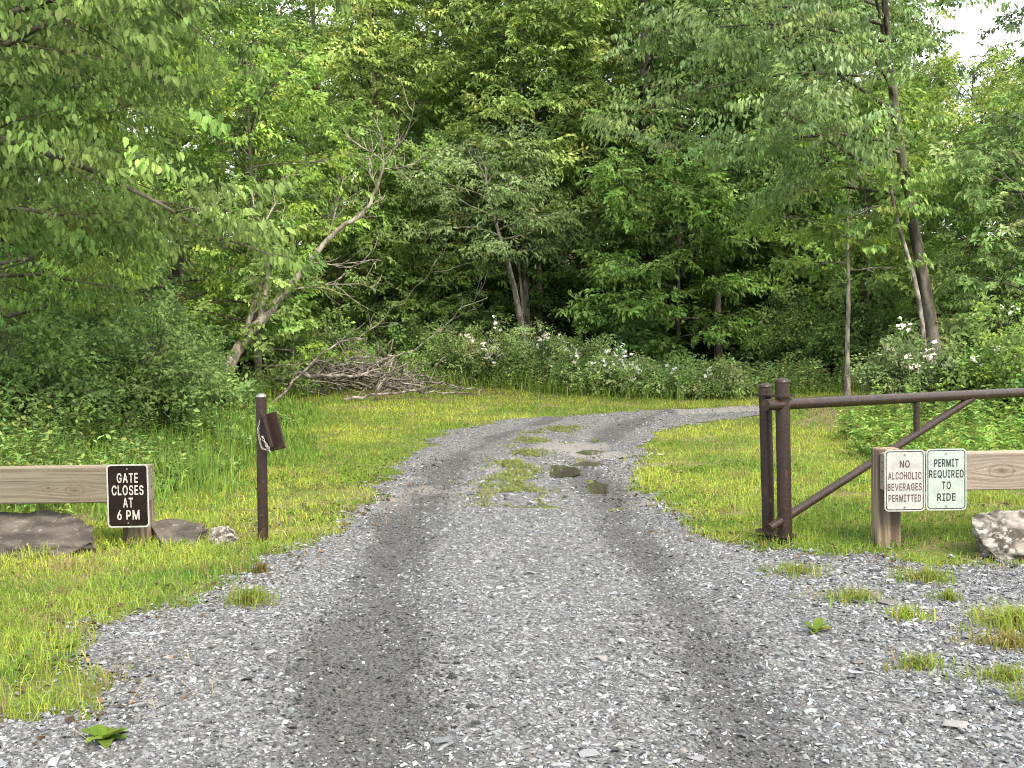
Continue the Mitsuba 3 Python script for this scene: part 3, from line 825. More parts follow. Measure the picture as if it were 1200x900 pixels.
make_tree('tall_tree', 'tall yellowish tree rising behind the bare leaning limbs', 'tree', -3.9, 33, 15, 107, (0.15, 0.215, 0.052), trunk_r=0.13, base=0.18, radius=3.3, limbs=44, sub=6, spr=4, leaf=0.165, tip=YEL)
make_tree('tall_tree', 'tall olive green tree at top left of the centre pair', 'tree', -1.7, 35, 16, 108, (0.14, 0.208, 0.052), trunk_r=0.12, base=0.22, radius=3.0, limbs=42, sub=6, spr=4, leaf=0.165, tip=YEL)
make_tree('oak_tree', 'large dark oak with a black trunk and spreading layers right of the centre pair', 'tree', 3.7, 30.5, 15.5, 109, (0.07, 0.118, 0.029), trunk_r=0.24, base=0.2, radius=3.9, limbs=46, sub=7, spr=4, leaf=0.165, ssize=1.0, tip=(0.09, 0.14, 0.03))
make_tree('young_oak', 'young oak with large fresh leaves in low level layers at the bend of the drive', 'tree', 4.15, 27.6, 5.2, 110, (0.075, 0.135, 0.028), trunk_r=0.07, base=0.22, radius=2.4, limbs=20, sub=6, spr=4, leaf=0.165, ssize=0.75, tip=FRESH)
make_tree('young_oak', 'slender small tree with visible grey trunk beyond the bend of the drive', 'tree', 5.5, 29.5, 8.5, 111, (0.06, 0.105, 0.028), trunk_r=0.11, base=0.36, radius=2.3, limbs=22, sub=6, spr=4, leaf=0.165, ssize=0.8, bark='pale_bark_mat')
# right-hand tree and its neighbours
make_tree('drooping_tree', 'large grey trunked tree on the right with drooping foliage reaching over the lawn', 'tree', 7.75, 20, 13, 112, (0.076, 0.122, 0.035),
          trunk_pts=[(7.78, 20, gz(7.75, 20) - 0.2), (7.64, 20, 1.02), (7.52, 20, 1.95), (7.35, 20, 2.87), (7.18, 20, 3.79), (7.03, 20, 4.7), (6.91, 20, 5.61), (6.79, 20, 6.67), (6.73, 20, 7.72), (6.72, 20, 9.22), (6.8, 20, 12.3)], trunk_r=0.125, base=0.30, radius=3.7,
          limbs=64, sub=8, spr=4, leaf=0.125, ssize=0.85, style='hang', tip=(0.10, 0.16, 0.055), bias=(PI + 0.3, 0.30), only=(PI + 0.3, -0.10), up=0.0, shape=0.45)
ts = thing('thin_tree', 'slim bare stem between the feathery tree and the paired trunks', 'tree')
part(ts, 'trunk', tube(smooth_path([(0.52, 30, 0.3), (0.36, 30, 1.7), (0.28, 30, 3.0), (0.05, 30, 5.2), (0.0, 30, 7.0)], 12), np.linspace(0.05, 0.02, 12), 7), 'pale_bark_mat', smooth=True)
tw0 = np.random.default_rng(8)
A = np.array([0.05, 30, 5.6]) + tw0.normal(0, 0.5, (30, 3))
mesh, c = crown_mesh(A, tw0.normal(0, 1, (30, 3)) * np.array([1, 1, 0.3]), tw0.uniform(0.4, 0.7, 30), 'flat', 0.14, (0.09, 0.145, 0.04), tw0)
part(ts, 'crown', mesh, 'leaf_mat', color=c)
ts = thing('thin_tree', 'thin pale stem leaning against the big right tree trunk', 'tree')
tp = smooth_path([(7.36, 19.7, gz(7.4, 19.7) - 0.1), (7.31, 19.7, 1.49), (7.13, 19.7, 2.55), (6.86, 19.7, 3.45), (6.73, 19.7, 4.13), (6.72, 19.7, 5.4)], 14)
part(ts, 'trunk', tube(tp, np.linspace(0.05, 0.02, 14), 8), 'deadwood_mat', smooth=True)
rng = np.random.default_rng(3)
A = tp[rng.integers(8, 14, 40)] + rng.normal(0, 0.35, (40, 3))
mesh, c = crown_mesh(A, rng.normal(0, 1, (40, 3)) * np.array([1, 1, 0.3]), rng.uniform(0.4, 0.7, 40), 'hang', 0.13, (0.09, 0.15, 0.035), rng)
part(ts, 'crown', mesh, 'leaf_mat', color=c)
make_tree('young_tree', 'thin pale stemmed sapling left of the big right tree', 'tree', 6.65, 22, 6.0, 113, (0.085, 0.14, 0.03), trunk_r=0.055, base=0.42, radius=1.7, limbs=16, sub=5, spr=3, leaf=0.14, ssize=0.7, tip=LIME, bark='pale_bark_mat')
make_tree('tall_tree', 'broad mid green tree behind the drooping right tree', 'tree', 8.6, 31, 12.5, 114, (0.066, 0.115, 0.03), trunk_r=0.2, base=0.15, radius=3.7, limbs=42, sub=6, spr=4, leaf=0.165, tip=(0.1, 0.15, 0.04))
make_tree('lime_tree', 'bright lime green tree under the patch of sky at right', 'tree', 12.1, 28.5, 7.4, 115, (0.12, 0.175, 0.032), trunk_r=0.15, base=0.12, radius=3.0, limbs=40, sub=6, spr=3, leaf=0.14, tip=YEL)
make_tree('lime_tree', 'mid green rounded tree at the right edge below the sky', 'tree', 12.6, 24.5, 6.4, 116, (0.078, 0.13, 0.032), trunk_r=0.14, base=0.1, radius=2.9, limbs=30, sub=6, spr=3, leaf=0.14, tip=FRESH)
make_tree('young_tree', 'leafy sapling by the right edge behind the gate rail', 'tree', 9.7, 20.5, 4.6, 117, (0.075, 0.13, 0.035), trunk_r=0.06, base=0.15, radius=2.0, limbs=20, sub=5, spr=3, leaf=0.14, ssize=0.7, tip=(0.11, 0.16, 0.05))
make_tree('hickory_tree', 'dark tree at the left edge behind the overhanging limbs', 'tree', -9.5, 19.5, 10, 118, (0.07, 0.12, 0.03), trunk_r=0.2, base=0.08, radius=3.6, limbs=44, sub=6, spr=3, leaf=0.14)
make_tree('hickory_tree', 'mid green tree between the overhanging limbs and the leaning tree', 'tree', -7.9, 26.5, 12, 119, (0.075, 0.13, 0.032), trunk_r=0.19, base=0.12, radius=3.4, limbs=44, sub=6, spr=4, leaf=0.165, tip=FRESH)

for i, (x, y, h, c, lb) in enumerate(((-2.7, 30.8, 6.5, MID, 'young tree above the right end of the brush pile'), (-1.3, 32.5, 8.5, (0.08, 0.135, 0.034), 'young tree behind the feathery pale tree, to its left'), (2.1, 31.2, 8.0, (0.075, 0.13, 0.032), 'young tree just right of the paired trunks'),
                                      (7.0, 30.3, 7.5, MID, 'young tree behind the slender grey trunked one at the bend'), (-4.6, 29.8, 7.0, (0.085, 0.14, 0.034), 'young tree behind the leaning grey tree, to its right'), (8.9, 27.8, 6.5, MID, 'young tree behind the big right trunk'), (10.4, 23.2, 4.6, (0.085, 0.14, 0.036), 'young tree right of the big right trunk'))):
    make_tree('understory_tree', lb, 'tree', x, y, h, 160 + i, c, trunk_r=0.07, base=0.12, radius=2.3, limbs=28, sub=6, spr=3, leaf=0.15, ssize=0.8, tip=FRESH)
make_tree('understory_tree', 'sparse branches of a tree beyond the right edge, dark against the sky', 'tree', 11.3, 21.8, 8.4, 170, (0.05, 0.08, 0.03), trunk_r=0.09, base=0.66, radius=2.1, limbs=9, sub=3, spr=2, leaf=0.13, ssize=0.6, only=(PI, -0.5))

# the rest of the woods: kinds built once, copies turned and scaled
protos = []
for k, (nm, col, tipc, r, b) in enumerate((('forest_tree', MID, (0.09, 0.13, 0.03), 3.5, 0.12), ('forest_tree', (0.125, 0.185, 0.046), YEL, 3.2, 0.15), ('forest_tree', DARK, MID, 3.8, 0.08), ('forest_tree', GREY, (0.1, 0.15, 0.05), 3.4, 0.1))):
    x, y = [(-12, 33), (1.6, 37.5), (6.4, 34.5), (15.5, 31.5)][k]
    h = (14, 15.5, 14, 7.6)[k]
    protos.append((make_tree(nm, ['mid green tree far left at the back of the wood', 'olive yellow tall tree at the back behind the centre pair', 'dark green tree behind the bend of the drive', 'grey green tree low against the sky at the right edge'][k], 'tree', x, y, h, 130 + k, col,
                             trunk_r=0.2, base=b * 0.5, radius=r, limbs=40, sub=6, spr=3, leaf=0.19, tip=tipc), (x, y)))
back = [(-15, 24, 2), (-13, 29, 0), (-9.5, 37, 1), (-6.5, 39, 0), (-4.5, 42, 1), (-2.5, 40, 2), (0.2, 43, 0), (3.0, 41, 2), (5.2, 38, 0), (8.2, 40, 2), (11, 36.5, 0), (-17, 36, 2), (-12, 44, 1), (-7.5, 47, 2), (-1, 49, 2), (4, 48, 0),
        (8.5, 47, 1), (13, 44, 2), (10.5, 41, 3), (-20, 45, 0), (17.5, 42, 2), (20, 36, 3), (-15.5, 52, 1), (-3.5, 56, 0), (7, 56, 2), (14.5, 52, 2), (-10.5, 57, 0), (-22, 31, 1)]
rng = np.random.default_rng(77)
for x, y, k in back:
    s = rng.uniform(0.88, 1.12)
    if x > 0.24 * y: s = min(s, (1.45 + (0.245 if x > 0.31 * y else 0.30) * y - gz(x, y)) / (14 if k != 3 else 8.8))
    copy_tree(protos[k][0], 'leafy tree among the dense back rows of the wood', x, y, rng.uniform(0, 360), s, 'trees in the back rows of the wood', protos[k][1])

# ------------------------------------------------------------------ undergrowth
SH = 'shrub'
make_shrub(SH, 'dark leafy shrub at the left edge above the wooden rail', -6.1, 13.4, 2.0, 1.3, 201, MID, n=110, leaf=0.09)
make_shrub(SH, 'rounded dark green bush left of the leaning tree', -5.1, 15.3, 2.1, 1.25, 202, (0.08, 0.135, 0.036), n=110, leaf=0.09)
make_shrub(SH, 'tall dense shrub behind the rounded bush at left', -6.4, 17.6, 3.0, 1.5, 203, MID, n=120, leaf=0.10)
make_shrub(SH, 'mid green shrub in front of the leaning trunk base at left', -5.6, 18.8, 1.7, 1.2, 204, MID, n=90, leaf=0.10)
make_shrub(SH, 'dark shrub filling the gap left of the leaning trunk', -7.4, 21.5, 3.2, 1.6, 205, MID, n=110, leaf=0.11)
make_shrub(SH, 'low shrub behind the brush pile at its left end', -4.6, 27.2, 1.7, 1.3, 206, MID, n=80, leaf=0.11)
make_shrub(SH, 'dark shrub behind the brush pile at its right end', -2.6, 29.5, 2.0, 1.5, 207, MID, n=90, leaf=0.11)
for i, (x, y, h, r, n, fl, lb) in enumerate((
        (-1.5, 27.6, 1.5, 1.0, 80, 30, 'pale rose bush with white blossoms just right of the brush pile'),
        (-0.4, 26.9, 1.8, 1.1, 100, 120, 'tall rose bush with many white blossoms in front of the feathery tree'),
        (0.7, 26.4, 1.7, 1.0, 90, 60, 'rose bush with white blossoms in front of the paired trunks'),
        (1.6, 25.4, 1.35, 0.9, 80, 25, 'greyish rose bush right of the paired trunks'),
        (2.35, 24.3, 1.0, 0.8, 80, 150, 'low rose bush with a bright cluster of white blossoms above the bend'),
        (3.2, 23.6, 0.85, 0.75, 70, 45, 'low rose bush with few white blossoms right of the bright cluster'),
        (4.2, 23.0, 0.8, 0.75, 70, 12, 'low leafy bush at the far end of the drive'))):
    make_shrub('rose_bush', lb, x, y, h, r, 220 + i, (0.105, 0.168, 0.046), n=n, leaf=0.075, ssize=0.5, flowers=fl, tip=(0.16, 0.20, 0.07), cat='bush')
make_shrub('rose_bush', 'rose bush with white blossoms behind the gate rail, left of the right trunk', 6.35, 18.2, 1.2, 0.6, 230, (0.08, 0.12, 0.04), n=60, leaf=0.07, ssize=0.4, flowers=70, cat='bush')
make_shrub('rose_bush', 'rose bush with pale blossoms at the foot of the right trunk', 7.0, 18.4, 1.25, 0.6, 231, (0.08, 0.12, 0.04), n=60, leaf=0.07, ssize=0.4, flowers=80, cat='bush')
make_shrub(SH, 'bright leafy shrub right of the big right trunk', 7.9, 17.6, 1.9, 1.0, 232, (0.085, 0.14, 0.035), n=90, leaf=0.09, flowers=50, tip=LIME)
make_shrub(SH, 'leafy shrub at the right edge above the gate rail', 8.0, 15.9, 1.8, 0.9, 233, (0.085, 0.14, 0.035), n=90, leaf=0.09, flowers=40, tip=LIME)
make_shrub(SH, 'dark shrub in the shade left of the drive end', 6.7, 27.2, 2.6, 1.5, 234, MID, n=100, leaf=0.11)
make_shrub(SH, 'dark shrub in the shade behind the gate posts', 8.4, 26, 2.6, 1.5, 235, MID, n=100, leaf=0.11)
make_shrub(SH, 'dark shrub at the right of the shaded hollow', 10.2, 25.0, 2.4, 1.5, 236, MID, n=100, leaf=0.11)
make_shrub(SH, 'layered bush with large leaves under the dark oak', 2.9, 27.4, 2.1, 1.3, 237, (0.06, 0.11, 0.026), n=90, leaf=0.17, style='flat')

# undergrowth inside the wood: one bush built, copies turned and scaled
make_shrub('woodland_bush', 'leafy bush deep in the shade of the wood', 0.0, 33.5, 2.6, 1.9, 250, MID, n=90, leaf=0.17, ssize=0.8, group='bushes in the shade of the wood')
rng = np.random.default_rng(79)
for x, y in [(-2.6, 33), (-5.3, 33.5), (-8, 32), (-10.6, 31), (-13, 28), (2.6, 34), (5, 33), (7.3, 32.5), (9.8, 32), (12.4, 33), (14.6, 29), (-4, 37.5), (-1.2, 38), (1.6, 39), (4.4, 38), (7, 38.5), (10, 39), (-7, 38), (-10.5, 38), (13, 38.5), (-14, 34), (17, 36), (11.2, 28.5), (-9.6, 25), (-12.2, 23)]:
    copy_tree('woodland_bush', 'leafy bush deep in the shade of the wood', x, y, rng.uniform(0, 360), rng.uniform(0.8, 1.5), 'bushes in the shade of the wood', (0.0, 33.5))

# tall rough grass and weeds
def rough_grass(key, label, x, y, h, w, col, seed, var=0.22):
    rng = np.random.default_rng(seed)
    n = len(x)
    v, f, c = blades(x, y, ground_z(x, y) - 0.01, h, w, rng, tinted(col, n, rng, var, 0.08), 0.5)
    labels[key] = {'label': label, 'category': 'grass', 'kind': 'stuff'}
    put(key, (v, f), 'blade_mat', color=c)


rng = np.random.default_rng(41)
n = 26000
x, y = rng.uniform(-9, -1.9, n), rng.uniform(8.9, 22, n)
p = np.stack([x, y, 0 * x], -1)
edge = np.interp(y, [8.9, 10.5, 12, 14, 18, 22], [-2.7, -2.35, -2.6, -2.7, -3.3, -3.6]) + 0.8 * (meshkit.fbm(p * 0.9, 3, 81) - 0.5)
k = (x < edge) & (x > -0.5 * y - 0.5)
x, y, edge = x[k], y[k], edge[k]
n = len(x)
hgt = np.clip((edge - x) * 0.32 + 0.1, 0.08, 0.34) * np.clip((y - 8.6) / 2.2, 0.25, 1) * rng.uniform(0.4, 1.3, n) * (0.4 + 1.2 * meshkit.fbm(np.stack([x, y, 0 * x], -1) * 1.6, 3, 85))
rough_grass('bank_grass', 'long bright green grass on the bank behind the left rail', x, y, hgt, 0.011 * rng.uniform(0.7, 1.4, n) * (0.6 + y / 16), (0.185, 0.30, 0.065), 42)
rng = np.random.default_rng(43)
n = 17000
s = rng.random(n)
line = np.array(VEG_LINE.segmentize(0.2).coords)
q = line[rng.integers(0, len(line), n)] + rng.normal(0, 0.42, (n, 2)) + np.array([0, 0.9])
x, y = q[:, 0], q[:, 1]
k = gdist(x, y) < -0.3
x, y = x[k], y[k]
n = len(x)
rough_grass('meadow_grass', 'tall green grass in a strip along the far edge of the lawn', x, y, rng.uniform(0.10, 0.50, n) * np.interp(x, [0, 3, 5], [1, 0.75, 0.5]) * (0.35 + 1.2 * meshkit.fbm(np.stack([x, y, 0 * x], -1) * 1.4, 3, 87)), rng.uniform(0.016, 0.030, n), (0.24, 0.35, 0.075), 44)


def forbs(key, label, x, y, h, seed, color, per=16, leaf=0.09, flower=0.0):
    """Upright leafy weeds too many to count."""
    rng = np.random.default_rng(seed)
    n = len(x)
    u = rng.uniform(0.15, 1, (n, per))
    az = rng.uniform(0, 2 * PI, (n, per))
    ln = rng.normal(0, 0.12, (n, 2))
    z = ground_z(x, y)
    pos = np.stack([x[:, None] + ln[:, :1] * u * h[:, None], y[:, None] + ln[:, 1:] * u * h[:, None], z[:, None] + u * h[:, None]], -1).reshape(-1, 3)
    d = np.stack([np.cos(az), np.sin(az), rng.uniform(-0.3, 0.9, (n, per))], -1).reshape(-1, 3)
    m_ = n * per
    col = np.repeat(tinted(GAIN * np.asarray(color), n, rng, 0.2, 0.1), per, axis=0) * np.exp(0.15 * rng.normal(size=(m_, 1)))
    parts = [leaves(pos, d, np.tile([0, 0, 1.0], (m_, 1)) + rng.normal(0, 0.3, (m_, 3)), leaf * rng.uniform(0.5, 1.25, m_), col, 0.8)]
    top = np.stack([x + ln[:, 0] * h, y + ln[:, 1] * h, z + h], -1)
    base = np.stack([x, y, z], -1)
    o = np.array([0.004, 0, 0])
    v = np.stack([base - o, base + o, top], 1).reshape(-1, 3)
    parts.append((v, np.arange(3 * n).reshape(-1, 3), np.repeat(tinted((0.09, 0.13, 0.04), n, rng), 3, axis=0)))
    mesh, c = join(parts)
    labels[key] = {'label': label, 'category': 'weeds', 'kind': 'stuff'}
    put(key, mesh, 'leaf_mat', color=c)


rng = np.random.default_rng(51)
n = 5200
x, y = rng.uniform(-8.5, -2.5, n), rng.uniform(9.3, 20, n)
p = np.stack([x, y, 0 * x], -1)
edge = np.interp(y, [9.5, 11, 14, 18, 22], [-3.3, -3.1, -3.2, -3.7, -4.1]) + 1.0 * (meshkit.fbm(p * 0.8, 3, 91) - 0.5)
k = (x < edge) & (x > -0.5 * y - 0.4) & (meshkit.fbm(p * 1.1, 3, 92) > 0.38)
x, y, edge = x[k], y[k], edge[k]
forbs('bank_weeds', 'leafy green weeds standing on the bank behind the left rail', x, y, np.clip((edge - x) * 0.28 + 0.12, 0.12, 0.75) * rng.uniform(0.5, 1.15, len(x)), 52, (0.088, 0.145, 0.034), per=16, leaf=0.075)
rng = np.random.default_rng(53)
n = 1500
x, y = rng.uniform(3.2, 9.5, n), rng.uniform(10.8, 17.5, n)
p = np.stack([x, y, 0 * x], -1)
k = (x > np.interp(y, [10.8, 12.5, 15, 17.5], [4.6, 4.0, 4.3, 5.6]) + 0.9 * (meshkit.fbm(p * 0.9, 3, 95) - 0.5)) & (x < 0.5 * y + 0.6)
x, y = x[k], y[k]
forbs('gate_weeds', 'leafy green weed bed behind the pipe gate', x, y, rng.uniform(0.15, 0.55, len(x)) * np.clip(0.5 + (x - 3.6) / 3, 0.5, 1.2), 54, (0.085, 0.145, 0.028), per=18, leaf=0.095)
rng = np.random.default_rng(55)
n = 2400
q = line[rng.integers(0, len(line), n)] + rng.normal(0, 0.5, (n, 2)) + np.array([0, 1.2])
k = gdist(q[:, 0], q[:, 1]) < -0.4
q = q[k]
forbs('wood_edge_weeds', 'leafy weeds along the edge of the wood behind the tall grass', q[:, 0], q[:, 1], rng.uniform(0.2, 0.75, len(q)), 56, (0.11, 0.165, 0.045), per=14, leaf=0.10)

# ------------------------------------------------------------------ dead branches
def dead_branch(name, label, pts, r0, r1, seed, twigs=6, name_cat='branch', group=None):
    rng = np.random.default_rng(seed)
    pth = smooth_path(pts, 16)
    pth[1:-1] += rng.normal(0, 0.02, (14, 3))
    key = thing(name, label, name_cat, group)
    part(key, 'stem', tube(pth, np.linspace(r0, r1, 16), 7), 'deadwood_mat', smooth=True)
    tw = []
    for k in range(twigs):
        i = rng.integers(4, 14)
        d = pth[i + 1] - pth[i]
        d = d / np.linalg.norm(d) + rng.normal(0, 0.6, 3) + np.array([0, 0, 0.25])
        pt = grow(pth[i], d, rng.uniform(0.4, 1.1), 5, rng, 0.1, 0.18)
        tw.append(tube(pt, np.linspace(r1 * 0.8, 0.004, 6), 4))
    for t_ in tw: part(key, 'twig', t_, 'deadwood_mat', smooth=True)


dead_branch('dead_branch', 'thick dead branch propped from the grass up to the brush pile beside the leaning trunk', [(-4.9, 21.6, 0.25), (-4.3, 21.9, 0.7), (-3.7, 22.3, 1.35), (-3.0, 22.6, 1.55)], 0.034, 0.012, 301)
dead_branch('dead_branch', 'long dead branch lying along the top of the brush pile', [(-4.9, 23, 0.75), (-4.0, 23.3, 0.8), (-3.2, 23.5, 0.8), (-2.5, 23.6, 1.15)], 0.055, 0.02, 302)
dead_branch('dead_branch', 'pale forked dead branch sticking up right of the brush pile', [(-2.6, 23.2, 1.2), (-1.7, 23.6, 1.55), (-1.0, 23.8, 2.2), (-0.5, 24, 2.4)], 0.013, 0.006, 303, 8)
dead_branch('dead_branch', 'long pale branch arching over the brush pile towards the bare limbs', [(-3.6, 23, 1.2), (-2.6, 23, 2.0), (-1.8, 23, 2.75), (-1.3, 23, 3.5)], 0.011, 0.005, 304, 8)
dead_branch('dead_branch', 'low dead branch on the grass in front of the brush pile', [(-3.4, 22.4, 0.32), (-2.4, 22.9, 0.42), (-1.4, 23.3, 0.40), (-0.7, 23.4, 0.34)], 0.03, 0.012, 305)
dead_branch('dead_branch', 'short white broken branch at the front of the brush pile', [(-2.75, 22.3, 0.25), (-2.7, 22.35, 0.55), (-2.55, 22.4, 0.75)], 0.025, 0.012, 306, 4)
rng = np.random.default_rng(61)
tw = []
for k in range(330):
    c0 = np.array([rng.normal(-3.75, 1.0), rng.normal(24.8, 0.6), 0])
    c0[2] = gz(c0[0], c0[1]) + rng.uniform(0.0, 0.75) * math.exp(-((c0[0] + 3.8) / 1.4) ** 2) + 0.05
    d = np.array([rng.normal(0, 1), rng.normal(0, 0.6), rng.normal(0.12, 0.42)])
    L = rng.uniform(0.5, 1.8)
    tw.append(tube(grow(c0 - d / np.linalg.norm(d) * L / 2, d, L, 5, rng, -0.1, 0.16), np.linspace(rng.uniform(0.008, 0.028), 0.004, 6), 4))
labels['brush_pile'] = {'label': 'heap of tangled grey brown dead brushwood', 'category': 'brush pile', 'kind': 'stuff'}
put('brush_pile', joinvf(tw), 'deadwood_mat', smooth=True)


# ------------------------------------------------------------------ rocks
def rock(name, label, pts, mat, seed, amp=0.03, cat='rock', sub=5):
    m = trimesh.convex.convex_hull(np.array(pts, float))
    for _ in range(sub): m = m.subdivide()
    trimesh.smoothing.filter_taubin(m, iterations=2)
    v, nrm = np.array(m.vertices), np.array(m.vertex_normals)
    d = meshkit.fbm(v * 6, 4, seed) - 0.5
    d += 0.9 * (np.abs(meshkit.noise(v * np.array([8, 8, 24]), seed + 3) - 0.5) - 0.25) + 0.5 * (np.floor(meshkit.fbm(v * np.array([5, 5, 9]), 3, seed + 5) * 6) / 6 - 0.4)
    d += 0.35 * (meshkit.fbm(v * 22, 3, seed + 7) - 0.5)
    v = v + nrm * (amp * 2 * d)[:, None]
    key = thing(name, label, cat)
    put(key, (v, np.array(m.faces)), mat, smooth=38)


rock('boulder', 'flat dark slab boulder under the left wooden rail', [(-4.5, 7.75, -0.15), (-4.5, 8.3, -0.1), (-4.4, 7.75, 0.05), (-3.5, 7.55, -0.02), (-3.15, 7.6, -0.02), (-2.95, 7.7, 0.10), (-3.02, 7.9, 0.17), (-3.3, 8.15, 0.24), (-4.4, 8.2, 0.28), (-4.5, 7.8, 0.12),
      (-3.7, 7.62, 0.05), (-3.6, 8.3, -0.1), (-3.0, 7.95, -0.1)], 'slate_mat', 1, 0.025, 'boulder')
rock('rock', 'dark angular wedge shaped rock between the dark sign and the thin post', [(-2.70, 8.2, 0.14), (-2.36, 8.15, 0.15), (-2.30, 8.2, 0.13), (-2.66, 8.4, 0.15), (-2.55, 7.98, 0.02), (-2.33, 8.0, 0.02), (-2.6, 8.1, -0.1), (-2.3, 8.1, -0.1), (-2.3, 8.45, -0.1), (-2.65, 8.4, -0.1)], 'slate_mat', 2, 0.012)
rock('rock', 'small pale rounded rock left of the thin post', [(-2.24, 8.0, 0.03), (-2.2, 8.0, 0.12), (-2.1, 7.98, 0.135), (-2.03, 8.0, 0.06), (-2.02, 8.1, 0.02), (-2.1, 8.15, 0.13), (-2.13, 7.9, 0.0), (-2.2, 8.1, -0.08), (-2.05, 8.1, -0.08)], 'pale_rock_mat', 3, 0.02)
rock('boulder', 'pale lichen spotted boulder at the right edge under the rail', [(2.98, 7.2, 0.22), (3.02, 7.1, 0.10), (3.14, 7.05, -0.06), (3.05, 7.35, 0.25), (3.2, 7.2, 0.30), (3.5, 7.2, 0.31), (3.9, 7.25, 0.26), (4.0, 7.1, 0.0), (3.4, 6.98, 0.0), (3.5, 7.6, 0.2), (3.2, 7.6, -0.1), (4.0, 7.5, -0.1), (3.6, 7.0, 0.15)], 'pale_rock_mat', 4, 0.03, 'boulder')
rng = np.random.default_rng(71)
for x, y, s, lb in ((2.02, 5.95, 0.045, 'flat dark stone on the right gravel between two grass tufts'), (1.52, 4.85, 0.03, 'dark lone stone at the right gravel beside the small tuft'), (-0.62 + 1.0, 4.95, 0.035, 'flat pale slate stone in the middle of the drive'), (1.62, 4.05, 0.045, 'large loose stone low on the right gravel'), (-1.0, 5.15, 0.022, 'single black stone on the left gravel')):
    v, f = hull_stone(rng, 11, 0.42, 1.5)
    key = thing('flat_stone', lb, 'stone')
    col = (0.12, 0.12, 0.12) if 'dark' in lb or 'black' in lb else (0.20, 0.205, 0.215)
    put(key, (v * s + np.array([x, y, gz(x, y) + 0.008 + s * 0.2]), f), 'stone_mat', color=np.tile(col, (len(v), 1)))


# ------------------------------------------------------------------ rails and posts of timber
def chamfer_box(x0, x1, y0, y1, z0, z1, c=0.008):
    xs_, ys_, zs_ = (x0, x1), (y0, y1), (z0, z1)
    pts = []
    for i in (0, 1):
        for j in (0, 1):
            for k in (0, 1):
                sx, sy, sz = (1, -1)[i], (1, -1)[j], (1, -1)[k]
                pts += [(xs_[i] + sx * c, ys_[j] + sy * c, zs_[k]), (xs_[i] + sx * c, ys_[j], zs_[k] + sz * c), (xs_[i], ys_[j] + sy * c, zs_[k] + sz * c)]
    return trimesh.convex.convex_hull(np.array(pts))


rl = thing('wooden_rail', 'grey weathered timber guard rail on the left, holding the dark sign', 'guard rail')
part(rl, 'beam', chamfer_box(-5.2, -2.64, 7.98, 8.11, 0.33, 0.595), 'rail_wood_grey')
part(rl, 'post', chamfer_box(-2.88, -2.69, 8.112, 8.27, -0.4, 0.57), 'post_wood')
part(rl, 'post', chamfer_box(-4.95, -4.76, 8.112, 8.27, -0.4, 0.57), 'post_wood')
rl2 = thing('wooden_rail', 'pinkish new timber guard rail on the right, holding two white signs', 'guard rail')
part(rl2, 'beam', chamfer_box(2.503, 5.2, 7.42, 7.55, 0.40, 0.655), 'rail_wood_pink')
part(rl2, 'post', chamfer_box(2.49, 2.65, 7.552, 7.70, -0.4, 0.675), 'post_wood')
part(rl2, 'post', chamfer_box(4.9, 5.1, 7.552, 7.72, -0.4, 0.65), 'post_wood')


# ------------------------------------------------------------------ signs
def rounded(w, h, r):
    return shapely.box(-w / 2 + r, -h / 2 + r, w / 2 - r, h / 2 - r).buffer(r, quad_segs=6)


def upright(mesh, x, y, z, roll=0.0):
    """From the xy plane to a sheet that faces the camera side (-y)."""
    m = trimesh.transformations.rotation_matrix(roll, [0, 1, 0])
    q = np.array(mesh.vertices)
    v = np.stack([q[:, 0], -q[:, 2], q[:, 1]], -1) @ m[:3, :3].T + np.array([x, y, z])
    return trimesh.Trimesh(v, np.array(mesh.faces), process=False)


def lettering(text, cap, width, gap=0.23):
    parts, at = [], 0.0
    for ch in text:
        if ch == ' ':
            at += cap * 0.45
            continue
        m = meshkit.text_mesh(ch, cap, 0.0012, bold=True)
        m.apply_translation([at - m.bounds[0, 0], 0, 0])
        at = m.bounds[1, 0] + cap * gap
        parts.append(m)
    m = trimesh.util.concatenate(parts)
    m.apply_translation([-m.bounds[:, 0].mean(), -cap / 2, 0])
    m.apply_scale([width / np.ptp(m.bounds[:, 0]), 1, 1])
    return m


def make_sign(label, x, y, z, w, h, lines, base, face, ink, border, roll=0.0):
    key = thing('sign', label, 'sign')
    ex = lambda g, d: trimesh.creation.extrude_polygon(g, d, engine='earcut')
    part(key, 'panel', upright(ex(rounded(w, h, 0.028), 0.003), x, y, z, roll), base)
    if face:
        part(key, 'face', upright(ex(rounded(w - 0.022, h - 0.022, 0.022), 0.0008), x, y - 0.003, z, roll), face)
    if border:
        part(key, 'border', upright(ex(rounded(w - 0.018, h - 0.018, 0.022).difference(rounded(w - 0.030, h - 0.030, 0.017)), 0.001), x, y - 0.003, z, roll), border)
    for text, cy, cap, ww in lines:
        m = lettering(text, cap * h, ww * w)
        m.apply_translation([0, h / 2 - cy * h, 0])
        part(key, 'lettering', upright(m, x, y - 0.0038, z, roll), ink)
    for cy in (0.075, 0.93):
        b = trimesh.creation.cylinder(0.006, 0.006, sections=10)
        b.apply_translation([0, h / 2 - cy * h, 0.004])
        part(key + '__panel', 'bolt', upright(b, x, y - 0.003, z, roll), 'galvanised_mat')


